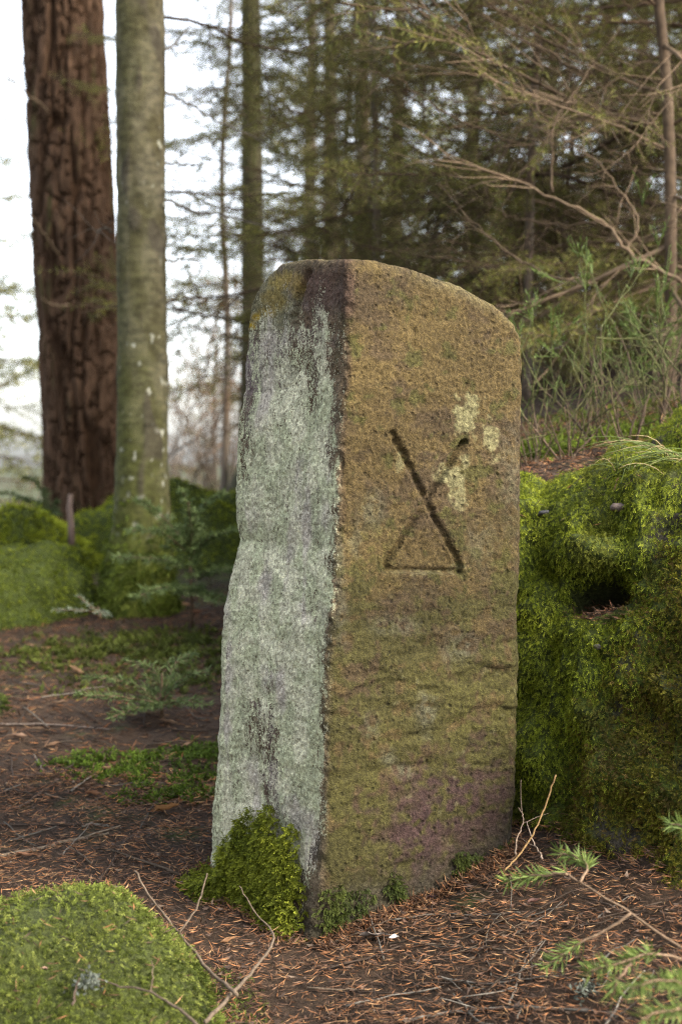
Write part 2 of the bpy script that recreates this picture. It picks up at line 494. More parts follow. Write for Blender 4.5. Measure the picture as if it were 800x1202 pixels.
for (x, y, rx, ry, s_) in [(549, 484, 13, 27, 1), (575, 512, 9, 24, .9), (538, 560, 11, 18, .95), (545, 545, 7, 12, .9), (540, 582, 11, 14, .8), (515, 556, 6, 8, .6), (435, 598, 10, 14, .35), (541, 665, 9, 5, .6), (470, 541, 5, 10, .7), (497, 672, 40, 3, .5)]:
    pale = np.maximum(pale, blob(x, y, rx, ry, .45, 1.9) * s_)
flecks = ss(0.52, 0.62, perlin(SP * 75 + 200)) * ss(0.0, 0.35, perlin(SP * 8 + 90)) * ss(760, 800, py) * 0.45
c = mixc(c, c_pale, np.maximum(pale * ss(-0.35, 0.25, fbm(SP * 120 + 6, 2) + pale - 0.45), flecks * isR))
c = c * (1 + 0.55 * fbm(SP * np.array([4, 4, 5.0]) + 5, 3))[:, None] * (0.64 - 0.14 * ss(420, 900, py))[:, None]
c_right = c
# left face: lichen crust over brown-violet sandstone
rockL = np.broadcast_to(np.array([0.115, 0.080, 0.052]), SP.shape).copy()
rockL = mixc(rockL, np.array([0.185, 0.150, 0.155]), ss(-0.1, 0.4, nA + nB * 0.5) * 0.7)
streak = fbm(SP * np.array([26, 26, 5.0]) + 77, 4)
c_l1 = np.array([0.480, 0.500, 0.325]); c_l2 = np.array([0.610, 0.595, 0.425]); c_l3 = np.array([0.460, 0.405, 0.360])
lich = mixc(np.broadcast_to(c_l1, SP.shape).copy(), c_l2, ss(-0.2, 0.3, nB + streak * 0.5))
lich = mixc(lich, c_l3, ss(0.10, 0.42, nA + 0.6 * streak) * 0.75)
cover = 0.87 + 0.14 * streak + 0.14 * nB
ragged = 60 * (nA + streak + 0.6 * nB)
cover -= 0.38 * ss(520, 350, py + ragged) * ss(0.75, 0.1, np.abs(B2 - 0.55))
cover -= 0.40 * ss(400, 320, py + 0.7 * ragged)
bedge = np.clip(0.015 + 0.12 * nB + 0.06 * streak + 0.08 * ss(620, 340, py) * (1 + 1.3 * nA), -0.1, 1)
cover -= 0.50 * ss(bedge + 0.09, bedge - 0.02, B2)
cover -= 0.5 * ss(1000, 1045, py + 20 * nB)
cover -= 0.30 * blob(318, 890, 8, 70, .6, 1.4) + 0.25 * blob(300, 850, 10, 30, .6, 1.4) + 0.25 * blob(288, 480, 8, 60, .6, 1.4)
yl = np.zeros(len(SP))
for (x, y, rx, ry, s_) in [(294, 383, 6, 4, 1.0), (300, 372, 5, 4, .8), (320, 352, 16, 12, .35), (332, 330, 14, 12, .45), (345, 335, 10, 14, .3), (312, 366, 10, 8, .5)]:
    yl = np.maximum(yl, blob(x, y, rx, ry, .4) * s_)
rockL = mixc(rockL, c_red, blob(378, 335, 24, 30, .4) * 0.9)
rockL = mixc(rockL, np.array([0.16, 0.155, 0.09]), blob(315, 350, 34, 42, .4) * 0.8)
c = mixc(rockL, c_right, ss(0.16, 0.02, B2) * ss(-0.3, 0.2, nB + 0.3) * 0.85)
c = mixc(c, np.array([0.165, 0.125, 0.082]), ss(0.22, 0.05, B2) * ss(0.5, -0.2, nB + 0.5 * nC) * ss(360, 430, py) * 0.95)
c = mixc(c, np.array([0.34, 0.23, 0.02]), yl)
faceL = isL
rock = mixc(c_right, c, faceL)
topc = mixc(np.broadcast_to(np.array([0.11, 0.095, 0.045]), SP.shape).copy(), c_brown, ss(-0.2, 0.3, nB))
rock = mixc(rock, topc, ss(NH - 4, NH + 5, rowi.astype(F3)) * ss(0.0, 0.25, B2 + A2 * 0.4) * 0.7)
back = np.clip(1 - isR - isL, 0, 1) * side_m * ss(0.05, 0.3, np.minimum(A2, 1) * B2 + 0 * A2)
rock = mixc(rock, lich * 0.8, back * ss(-0.1, 0.2, nB) * 0.5)
gz = ground_z(SP[:, 0], SP[:, 1])
rock = mixc(rock, c_soil, ss(0.10, 0.01, SP[:, 2] - gz + 0.07 * nB) * 0.85)

def stone_material():
    m = bpy.data.materials.new('lichened_sandstone'); m.use_nodes = True
    nt = m.node_tree; N = nt.nodes; L = nt.links; p = N['Principled BSDF']
    tc = N.new('ShaderNodeTexCoord')
    def attr(n):
        a = N.new('ShaderNodeAttribute'); a.attribute_name = n; return a
    def noise(s, d=5, r=0.6, vec=None):
        n = N.new('ShaderNodeTexNoise'); n.inputs['Scale'].default_value = s; n.inputs['Detail'].default_value = d; n.inputs['Roughness'].default_value = r
        L.new(vec or tc.outputs['Object'], n.inputs['Vector']); return n.outputs[0]
    def rng(v, a, b, c_, d):
        r = N.new('ShaderNodeMapRange'); r.inputs[1].default_value = a; r.inputs[2].default_value = b; r.inputs[3].default_value = c_; r.inputs[4].default_value = d
        L.new(v, r.inputs[0]); return r.outputs[0]
    def scale(c_, f):
        x = N.new('ShaderNodeVectorMath'); x.operation = 'SCALE'; L.new(c_, x.inputs[0]); L.new(f, x.inputs['Scale']); return x.outputs[0]
    def math_(op, a, b):
        x = N.new('ShaderNodeMath'); x.operation = op
        for i, q in enumerate((a, b)):
            if isinstance(q, (int, float)): x.inputs[i].default_value = q
            else: L.new(q, x.inputs[i])
        return x.outputs[0]
    grain = noise(420, 3, 0.7); mid = noise(130, 5, 0.65)
    rockc = scale(scale(attr('col').outputs['Color'], rng(mid, .3, .7, .66, 1.34)), rng(grain, .32, .68, .58, 1.42))
    def cells(sc, feat='F1'):
        v = N.new('ShaderNodeTexVoronoi'); v.inputs['Scale'].default_value = sc; v.feature = feat
        L.new(tc.outputs['Object'], v.inputs['Vector']); return v
    g1 = cells(250); sx = N.new('ShaderNodeSeparateColor'); L.new(g1.outputs['Color'], sx.inputs[0])
    rockc = scale(rockc, rng(sx.outputs[0], 0, 1, .70, 1.30))
    pits = cells(85); pr = N.new('ShaderNodeSeparateColor'); L.new(pits.outputs['Color'], pr.inputs[0])
    pitm = math_('MULTIPLY', rng(pits.outputs['Distance'], .16, .34, 1, 0), rng(pr.outputs[1], .62, .66, 0, 1))
    rockc = scale(rockc, rng(pitm, 0, 1, 1, .62))
    mp = N.new('ShaderNodeMapping'); mp.inputs['Scale'].default_value = (1, 1, 0.45); L.new(tc.outputs['Object'], mp.inputs[0])
    ln = noise(150, 7, 0.72, mp.outputs[0])
    ln2 = noise(330, 3, 0.7); ln3 = noise(60, 4, 0.7, mp.outputs[0])
    lsum = math_('ADD', attr('cover').outputs['Fac'], math_('MULTIPLY', math_('SUBTRACT', ln, 0.5), 1.5))
    lsum = math_('ADD', lsum, math_('MULTIPLY', math_('SUBTRACT', ln2, 0.5), 1.5))
    lsum = math_('ADD', lsum, math_('MULTIPLY', math_('SUBTRACT', ln3, 0.5), 0.7))
    lf = rng(lsum, 0.56, 0.66, 0, 1)
    lf = math_('MULTIPLY', lf, attr('face').outputs['Fac'])
    lc = scale(scale(attr('lich').outputs['Color'], rng(noise(190, 5, .75), .3, .7, .60, 1.36)), rng(grain, .3, .7, .76, 1.22))
    ros = cells(24); rs = N.new('ShaderNodeSeparateColor'); L.new(ros.outputs['Color'], rs.inputs[0])
    crust = cells(170); cr_ = N.new('ShaderNodeSeparateColor'); L.new(crust.outputs['Color'], cr_.inputs[0])
    lc = scale(scale(lc, rng(rs.outputs[0], 0, 1, .86, 1.12)), rng(cr_.outputs[0], 0, 1, .66, 1.26))
    tanf = rng(noise(520, 3, .8), .54, .66, 0, 0.6)
    m2 = N.new('ShaderNodeMix'); m2.data_type = 'RGBA'
    L.new(tanf, m2.inputs['Factor']); L.new(lc, m2.inputs['A']); L.new(rockc, m2.inputs['B']); lc = m2.outputs['Result']
    mx = N.new('ShaderNodeMix'); mx.data_type = 'RGBA'
    L.new(lf, mx.inputs['Factor']); L.new(rockc, mx.inputs['A']); L.new(lc, mx.inputs['B'])
    L.new(mx.outputs['Result'], p.inputs['Base Color'])
    p.inputs['Roughness'].default_value = 0.92; p.inputs['Specular IOR Level'].default_value = 0.18
    h = math_('ADD', math_('MULTIPLY', mid, 1.0), math_('MULTIPLY', grain, 0.5))
    h = math_('ADD', h, math_('MULTIPLY', lf, 0.18))
    h = math_('SUBTRACT', math_('ADD', h, math_('MULTIPLY', sx.outputs[1], 0.25)), math_('MULTIPLY', pitm, 0.5))
    b = N.new('ShaderNodeBump'); b.inputs['Distance'].default_value = 0.0042; b.inputs['Strength'].default_value = 1
    L.new(h, b.inputs['Height']); L.new(b.outputs[0], p.inputs['Normal'])
    return m
M_STONE = stone_material()
Q = grid_quads(NRow, NP, True)
gq = groove[Q].mean(1) > 0.0032
stone = empty('boundary_stone', tuple(at(365, 1110, YE + 0.15)))
stone.location.z = 0
SPl = SPd - np.array(stone.location)
def sub_mesh(name, V, Q, colour, lichc, at_):
    u, inv = np.unique(Q, return_inverse=True)
    me = build_mesh(name, V[u], Q=inv.reshape(-1, 4), C=colour[u], attrs={k: v[u] for k, v in at_.items()})
    c4 = np.ones((len(u), 4), np.float32); c4[:, :3] = lichc[u]
    me.attributes.new('lich', 'FLOAT_COLOR', 'POINT').data.foreach_set('color', c4.ravel())
    return me
ats = {'cover': np.clip(cover, -1, 2), 'face': np.maximum(faceL, 0)}
link('stone_block', sub_mesh('stone_block', SPl, Q[~gq], rock, lich, ats), M_STONE, stone)
cm = link('carved_mark', sub_mesh('carved_mark', SPl, Q[gq], rock, lich, ats), M_STONE, stone)
tag(cm, 'chiselled crossing strokes closed below by a bar')
tag(stone, 'tall sandstone boundary stone with carved crossed strokes and pale lichen on one side', 'boundary stone')

# ------------------------------------------------------------------ moss sprigs
def sprigs(g, P, N, D, L, W, tint, leaf=7, lift=0.5, jitter=0.5, rng=R):
    """feathery moss shoots: stem direction between the surface normal N and the drape direction D"""
    n = len(P)
    d = norm(N * lift + D * (1 - lift) + rng.normal(size=(n, 3)) * jitter)
    S = norm(np.cross(d, N + rng.normal(size=(n, 3)) * 0.35))
    U = np.cross(S, d)
    L = np.broadcast_to(np.asarray(L, F3), (n,)) * rng.uniform(0.65, 1.35, n)
    W = np.broadcast_to(np.asarray(W, F3), (n,))
    for k in range(leaf):
        t = 0.12 + 0.88 * k / (leaf - 1)
        sg = 1 if k % 2 else -1
        if k == leaf - 1: sg = 0
        ll = L * (0.46 - 0.26 * t) if sg else L * 0.30
        dd = norm(d * 0.75 + S * sg * 0.75 + U * rng.normal(0.05, 0.2, (n, 1)))
        base_ = P + d * (L * t * 0.8)[:, None] - U * (L * 0.18 * t * t)[:, None]
        S2 = norm(np.cross(U, dd))
        sh = (0.55 + 0.55 * t) * rng.uniform(0.85, 1.15, n)
        g.blades(base_, dd, S2, ll, W, tint * sh[:, None], sh=0.4, fold=0.3)

def moss_tint(P, a, b, c3=None, sc=6.0, rng=R):
    n = len(P)
    f = np.clip(0.5 + 0.9 * fbm(P * sc, 3) + rng.normal(0, 0.16, n), 0, 1)[:, None]
    t = np.array(a) * (1 - f) + np.array(b) * f
    if c3 is not None:
        m = ss(0.62, 0.9, rng.uniform(size=n) + 0.35 * fbm(P * sc * 1.7 + 3, 2))[:, None]
        t = t * (1 - m) + np.array(c3) * m
    return t * rng.uniform(0.8, 1.2, (n, 1))

def sample_grid(G, n, rng=R, wfun=None):
    """random points on a grid surface (rows x cols x 3) with normals"""
    a = G[:-1, :-1]; b = G[:-1, 1:]; c_ = G[1:, :-1]; d = G[1:, 1:]
    nr = np.cross(b - a, c_ - a); ar = np.linalg.norm(nr, axis=-1)
    w = ar.copy()
    if wfun is not None: w = w * wfun((a + d) / 2)
    w = (w / w.sum()).ravel()
    idx = rng.choice(len(w), n, p=w)
    i, j = np.divmod(idx, a.shape[1])
    u, v = rng.uniform(size=(2, n, 1))
    P = a[i, j] * (1 - u) * (1 - v) + b[i, j] * u * (1 - v) + c_[i, j] * (1 - u) * v + d[i, j] * u * v
    nv = norm(np.gradient(G, axis=0)); nu = norm(np.gradient(G, axis=1))
    NG = norm(np.cross(nu, nv))
    return P, NG[i, j], i, j

# moss clumps on the foot of the stone (parts of it)
def face_points(n, sel):
    idx = np.flatnonzero(sel)
    k = R.choice(idx, n)
    return SPd[k] + R.normal(size=(n, 3)) * 0.002, SN[k]
def stone_moss(name, sel_fn, n, thick, a, b, length, label=None, lift=0.42, drop=-0.8):
    m = sel_fn()
    idx = np.flatnonzero(R.uniform(size=len(m)) < m)
    k = R.choice(idx, n)
    P = SPd[k].copy(); N_ = SN[k]
    th = m[k] * thick * R.uniform(0.25, 1.0, n) ** 0.6
    P += N_ * th[:, None]
    g = Geo()
    D = np.broadcast_to(np.array([0, 0, drop]), P.shape) + R.normal(size=P.shape) * 0.25
    tint = moss_tint(P, a, b, sc=14)
    sprigs(g, P, N_, D, length, length * 0.22, tint, leaf=7, lift=lift, jitter=0.35)
    V, T, Q_, C = g.arrays()
    me = build_mesh(name, V - np.array(stone.location), T, Q_, C)
    o = link(name, me, M_MOSS, stone); o['kind'] = 'stuff'
    if label: o['label'] = label
    return o
def sel_big():
    top = 950 + 40 * ss(310, 262, px) + 34 * ss(325, 358, px) + 14 * np.sin(px * 0.23)
    return isL * ss(top - 4, top + 22, py) * ss(262, 276, px + 6 * nB) * ss(362, 348, px + 8 * nB) * (SP[:, 2] > gz - 0.02)
stone_moss('moss_clump', sel_big, 7000, 0.030, (0.100, 0.125, 0.010), (0.260, 0.285, 0.028), 0.0120, 'thick bright moss climbing the lichened side')
def sel_small():
    return np.maximum(isL, ss(0.9, 1.0, B2) * ss(0.5, 0.2, A2) * side_m) * ss(1010, 1035, py + 10 * nB) * ss(296, 272, px) * (SP[:, 2] > gz - 0.03)
stone_moss('moss_clump', sel_small, 4200, 0.070, (0.095, 0.12, 0.010), (0.24, 0.265, 0.026), 0.0120)
for (x, y, rx, ry, n) in [(408, 1062, 16, 20, 260), (462, 1045, 8, 22, 160), (545, 1012, 14, 14, 220), (392, 1080, 14, 16, 160), (590, 1000, 10, 12, 120)]:
    stone_moss('moss_tuft', lambda: isR * ss(1.2, 0.6, np.hypot((px - x) / (rx * 1.5), (py - y) / ry) + 1.6 * nB + 0.6 * nC), n, 0.004, (0.030, 0.045, 0.008), (0.085, 0.105, 0.018), 0.0095)

# ------------------------------------------------------------------ the mossy rock bank beside the stone
cols = [470, 560, 606, 660, 720, 780, 860, 1000]
bank_rows = [
    [(960, 3.0), (975, 2.74), (1000, 2.52), (1025, 2.42), (1055, 2.29), (1100, 2.12), (1150, 1.98), (1250, 1.75)],
    [(880, 3.02), (880, 2.78), (880, 2.58), (890, 2.50), (900, 2.40), (920, 2.26), (950, 2.14), (1010, 1.95)],
    [(765, 3.05), (765, 2.82), (765, 2.64), (768, 2.58), (768, 2.50), (772, 2.40), (782, 2.30), (800, 2.15)],
    [(655, 3.08), (655, 2.87), (655, 2.71), (652, 2.66), (645, 2.60), (638, 2.54), (615, 2.46), (590, 2.35)],
    [(592, 3.15), (592, 2.94), (590, 2.80), (585, 2.79), (576, 2.75), (552, 2.71), (512, 2.67), (450, 2.6)],
    [(566, 3.4), (566, 3.22), (566, 3.10), (559, 3.08), (546, 3.06), (515, 3.05), (470, 3.03), (410, 3.0)],
    [(566, 3.7), (566, 3.55), (566, 3.45), (559, 3.4), (546, 3.4), (515, 3.4), (470, 3.4), (410, 3.4)]]
ctrl = np.array([[at(cx, py_, y_) for cx, (py_, y_) in zip(cols, r)] for r in bank_rows])
ctrl[6, :, 2] -= 0.25
ctrl[0, :, 2] -= 0.06
BG = catmull(catmull(ctrl, 190, 0), 190, 1)
bn = norm(np.cross(np.gradient(BG, axis=1), np.gradient(BG, axis=0)))
bx, by_ = topix(BG)
lump = 0.060 * fbm(BG * 5.0 + 2, 2) + 0.055 * (0.35 - np.abs(perlin(BG * 6.5 + 21))) + 0.030 * (0.3 - np.abs(perlin(BG * 14 + 31))) + 0.012 * fbm(BG * 30, 2)
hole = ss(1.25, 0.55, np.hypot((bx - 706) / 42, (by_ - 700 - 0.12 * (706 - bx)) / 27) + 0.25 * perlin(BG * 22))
over = ss(1.3, 0.5, np.hypot((bx - 700) / 60, (by_ - 655) / 18))
lump = lump * (1 - 0.8 * hole) - 0.17 * hole + 0.025 * over
edge_fade = ss(0, 12, np.arange(190))[:, None] * ss(0, 14, 189 - np.arange(190))[:, None]
BG = BG + bn * (lump * edge_fade)[..., None]
bnl = fbm(BG * 6 + 60, 3)
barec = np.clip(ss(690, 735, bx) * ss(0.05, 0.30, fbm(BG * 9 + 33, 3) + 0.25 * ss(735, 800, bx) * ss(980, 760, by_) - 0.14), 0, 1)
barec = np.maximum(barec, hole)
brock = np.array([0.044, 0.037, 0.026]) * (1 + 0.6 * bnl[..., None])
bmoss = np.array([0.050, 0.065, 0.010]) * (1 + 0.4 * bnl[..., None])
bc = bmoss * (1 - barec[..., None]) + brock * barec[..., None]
bank = empty('mossy_rock_bank', tuple(at(700, 1040, 2.4)))
bl = np.array(bank.location)
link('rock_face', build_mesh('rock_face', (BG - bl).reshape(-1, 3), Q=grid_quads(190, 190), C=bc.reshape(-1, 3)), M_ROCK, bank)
tag(bank, 'steep rock bank overgrown with deep green moss, touching the carved stone', 'rock bank')
def bank_moss(name, n, wf, a, b, c3, L, W, lift, drop, leaf=7, label=None, jit=0.45):
    P, N_, i, j = sample_grid(BG, n, wfun=wf)
    g = Geo()
    P = P + N_ * R.uniform(-0.002, 0.010, (n, 1))
    tn = moss_tint(P, a, b, c3, 9)
    br_ = (ss(0.12, 0.34, fbm(P * 7 + 71, 3)) * 0.5)[:, None]
    tn = tn * (1 - br_) + np.array([0.075, 0.062, 0.018]) * br_ * R.uniform(0.6, 1.3, (n, 1))
    sprigs(g, P, N_, np.broadcast_to([0, -0.15, drop], P.shape), L, W, tn, leaf=leaf, lift=lift, jitter=jit)
    V, T, Q_, C = g.arrays()
    o = link(name, build_mesh(name, V - bl, T, Q_, C), M_MOSS, bank); o['kind'] = 'stuff'
    if label: o['label'] = label
def inview(Pm):
    x_, y_ = topix(Pm)
    return ss(560, 600, x_) * ss(940, 830, x_), x_, y_
def wf_green(Pm):
    v, x_, y_ = inview(Pm)
    br = ss(700, 740, x_) * ss(0.02, 0.2, fbm(Pm * 9 + 33, 3) + 0.25 * ss(735, 800, x_) * ss(980, 760, y_) - 0.14)
    h = ss(1.15, 0.8, np.hypot((x_ - 706) / 42, (y_ - 704) / 27))
    yel = ss(-40, 60, (x_ - 690) + 0.45 * (y_ - 860))
    return v * (1 - 0.55 * br) * (1 - h) * (1 - 0.85 * yel) * (0.35 + 0.65 * ss(1090, 900, y_)) + 1e-5
def wf_yel(Pm):
    v, x_, y_ = inview(Pm)
    br = ss(0.10, 0.3, fbm(Pm * 9 + 33, 3) + 0.2 * ss(760, 800, x_) * ss(900, 760, y_) - 0.14)
    return v * ss(-40, 60, (x_ - 690) + 0.45 * (y_ - 860)) * (1 - 0.6 * br) * ss(600, 660, y_) + 1e-5
bank_moss('feather_moss', 62000, wf_green, (0.105, 0.140, 0.008), (0.285, 0.335, 0.022), (0.37, 0.41, 0.038), 0.0086, 0.0017, 0.28, -0.9, 5, None, 0.32)
bank_moss('curled_moss', 21000, wf_yel, (0.085, 0.084, 0.009), (0.25, 0.225, 0.024), (0.12, 0.075, 0.018), 0.0090, 0.0022, 0.50, -0.5, 6, 'yellowish brown curled moss low on the bank', 0.6)
# crustose lichen dots and little stones on the bank
def pebble(name, P, r, colr, label, sq=0.7, group=None):
    me_g = Geo()
    u = np.linspace(0, 2 * math.pi, 13)[:-1]; v = np.linspace(-math.pi / 2, math.pi / 2, 8)
    V = np.array([[math.cos(b_) * math.cos(a_), math.cos(b_) * math.sin(a_), math.sin(b_) * sq] for b_ in v for a_ in u])
    V = V * (1 + 0.6 * fbm(V * 1.4 + R.uniform(0, 90), 2)[:, None]) * r * np.array([1.25, 0.95, 0.8])
    me = build_mesh(name, V, Q=grid_quads(8, 12, True), C=np.array(colr) * (1 + 0.3 * fbm(V / r * 2, 2))[:, None])
    o = link(name, me, M_PEBBLE)
    o.location = P; o.rotation_euler = tuple(R.uniform(0, 3, 3) * np.array([0.2, 0.2, 2]))
    return tag(o, label, 'pebble', group)
def bank_at(x, y):
    d = np.hypot(*(np.array(topix(BG)) - np.array([x, y])[:, None, None])); k = np.unravel_index(np.argmin(d), d.shape)
    return BG[k], norm(np.cross(np.gradient(BG, axis=1), np.gradient(BG, axis=0)))[k]
for (x, y, r, cc, lb) in [(726, 597, 0.014, (0.13, 0.10, 0.085), 'rounded pinkish pebble lying in moss under grass blades'), (639, 602, 0.010, (0.07, 0.07, 0.075), 'small dark grey pebble in moss close to the carved stone'), (702, 757, 0.008, (0.15, 0.13, 0.11), 'pale pebble just below the hollow in the bank')]:
    p_, n_ = bank_at(x, y)
    pebble('pebble', tuple(p_ + n_ * (r * 0.1 + 0.003)), r, cc, lb)

# ------------------------------------------------------------------ moss mounds and boulders on the left
def mound(name, c, rx, ry, h, rz, n, L, W, a, b, c3, label, cat, base_col, amp=0.06, jit=0.35, prof=0.75, vis=None, rot=0.0, leaf=7, lift=0.5):
    nu, nv = 72, 40
    u = np.linspace(0, 2 * math.pi, nu); v = np.linspace(0, 1, nv)
    U, V_ = np.meshgrid(u, v)
    r = np.sin(V_ * math.pi / 2) ** 0.85
    X_ = np.cos(U) * r * rx; Y_ = np.sin(U) * r * ry; Z_ = (h + 0.03) * np.clip(1 - r ** 2, 0, 1) ** prof - 0.03 - 0.05 * ss(0.9, 1.0, V_)
    cr, sr = math.cos(rot), math.sin(rot)
    Gm = np.stack([X_ * cr - Y_ * sr, X_ * sr + Y_ * cr, Z_], -1) + np.array(c)
    lum = amp * fbm(Gm * 4.5, 3)
    lum[:, -1] = lum[:, 0]
    Gm = Gm + np.stack([np.cos(U) * 0.6 * cr, np.sin(U) * 0.6, np.cos(V_)], -1) * (lum * ss(0, 0.1, V_ + 0.1))[..., None]
    o = empty(name, tuple(c))
    nb = fbm(Gm * 14, 3)
    link('cushion', build_mesh('cushion', (Gm - np.array(c)).reshape(-1, 3), Q=grid_quads(nv, nu)[:, ::-1], C=(np.array(base_col) * (1 + 0.4 * nb[..., None])).reshape(-1, 3)), M_MOSSBASE, o)
    wf = (lambda P: vis(P)) if vis else None
    P, N_, i, j = sample_grid(Gm, n, wfun=wf)
    N_ = np.where((N_ * (P - np.array(c))).sum(1, keepdims=True) < 0, -N_, N_)
    D = norm((P - np.array(c)) * [1, 1, 0]) + [0, 0, -0.4]
    g = Geo()
    sprigs(g, P + N_ * R.uniform(-0.003, 0.006, (n, 1)), N_, D, L, W, moss_tint(P, a, b, c3, 8), leaf=leaf, lift=lift, jitter=jit)
    V3, T, Q_, C = g.arrays()
    mo = link('moss', build_mesh('moss', V3 - np.array(c), T, Q_, C), M_MOSS, o); mo['kind'] = 'stuff'
    tag(o, label, cat)
    return o, Gm
gz1 = lambda x, y: float(ground_z(np.array([x]), np.array([y]))[0])
_, MG = mound('moss_mound', (-0.405, 1.90, gz1(-0.41, 1.90) - 0.02), 0.265, 0.28, 0.215, 0, 26000, 0.0100, 0.0019, (0.045, 0.064, 0.008), (0.140, 0.170, 0.026), (0.21, 0.235, 0.050), 'low dome of pale green moss on needle floor with twigs on it', 'moss mound', (0.05, 0.062, 0.014), 0.05, leaf=6, lift=0.5, prof=0.62, jit=0.5)
mound('mossy_boulder', (-1.47, 5.15, 0.19), 0.64, 0.42, 0.36, 0, 22000, 0.014, 0.0042, (0.055, 0.082, 0.006), (0.165, 0.205, 0.015), (0.24, 0.28, 0.026), 'long mossy boulder lying against the foot of the smooth trunk', 'boulder', (0.045, 0.06, 0.012), 0.17, leaf=5, rot=-0.1, lift=0.3)
mound('mossy_boulder', (-2.1, 4.75, 0.12), 0.5, 0.5, 0.34, 0, 9000, 0.014, 0.0045, (0.085, 0.120, 0.010), (0.21, 0.26, 0.020), None, 'rounded mossy boulder at the outer end of the long one', 'boulder', (0.045, 0.06, 0.012), 0.10, leaf=6)
mound('mossy_boulder', (-0.72, 6.7, 0.25), 0.75, 0.45, 0.40, 0, 12000, 0.018, 0.0055, (0.16, 0.20, 0.014), (0.33, 0.37, 0.028), None, 'bright mossy hump behind the smooth trunk', 'boulder', (0.045, 0.06, 0.012), 0.12, leaf=5)
mound('mossy_boulder', (-1.42, 6.35, 0.25), 0.40, 0.35, 0.30, 0, 3500, 0.034, 0.010, (0.16, 0.20, 0.014), (0.33, 0.37, 0.028), None, 'small mossy hump between the two big trunks', 'boulder', (0.045, 0.06, 0.012), 0.10, leaf=5)
mound('mossy_stone', (-0.925, 3.62, gz1(-0.92, 3.62) - 0.04), 0.10, 0.12, 0.10, 0, 900, 0.018, 0.005, (0.045, 0.065, 0.010), (0.10, 0.125, 0.018), None, 'small dark mossy stone on the open needle floor', 'stone', (0.03, 0.035, 0.012), 0.05, leaf=6)

# ------------------------------------------------------------------ trees: branch library
BROWN = np.array([0.080, 0.052, 0.032]); PALE = np.array([0.150, 0.105, 0.066]); GREYB = np.array([0.115, 0.100, 0.082])
def needles_on(g, P0, P1, dens, L, W, ca, cb, rng, flat=0.0, fw=0.7):
    P0 = np.asarray(P0); P1 = np.asarray(P1)
    ln = np.linalg.norm(P1 - P0, axis=1)
    n = rng.poisson(ln * dens)
    idx = np.repeat(np.arange(len(P0)), n)
    if not len(idx): return
    t = rng.uniform(size=(len(idx), 1))
    P = P0[idx] * (1 - t) + P1[idx] * t
    ax = norm(P1 - P0)[idx]
    rd = rng.normal(size=P.shape) * np.array([1, 1, 1 - flat])
    rd = norm(rd - ax * (rd * ax).sum(1, keepdims=True))
    D = norm(ax * fw + rd)
    S = norm(np.cross(D, rng.normal(size=P.shape)))
    f = rng.uniform(size=(len(idx), 1))
    g.blades(P, D, S, L * rng.uniform(0.7, 1.2, len(idx)), W, np.array(ca) * (1 - f) + np.array(cb) * f)

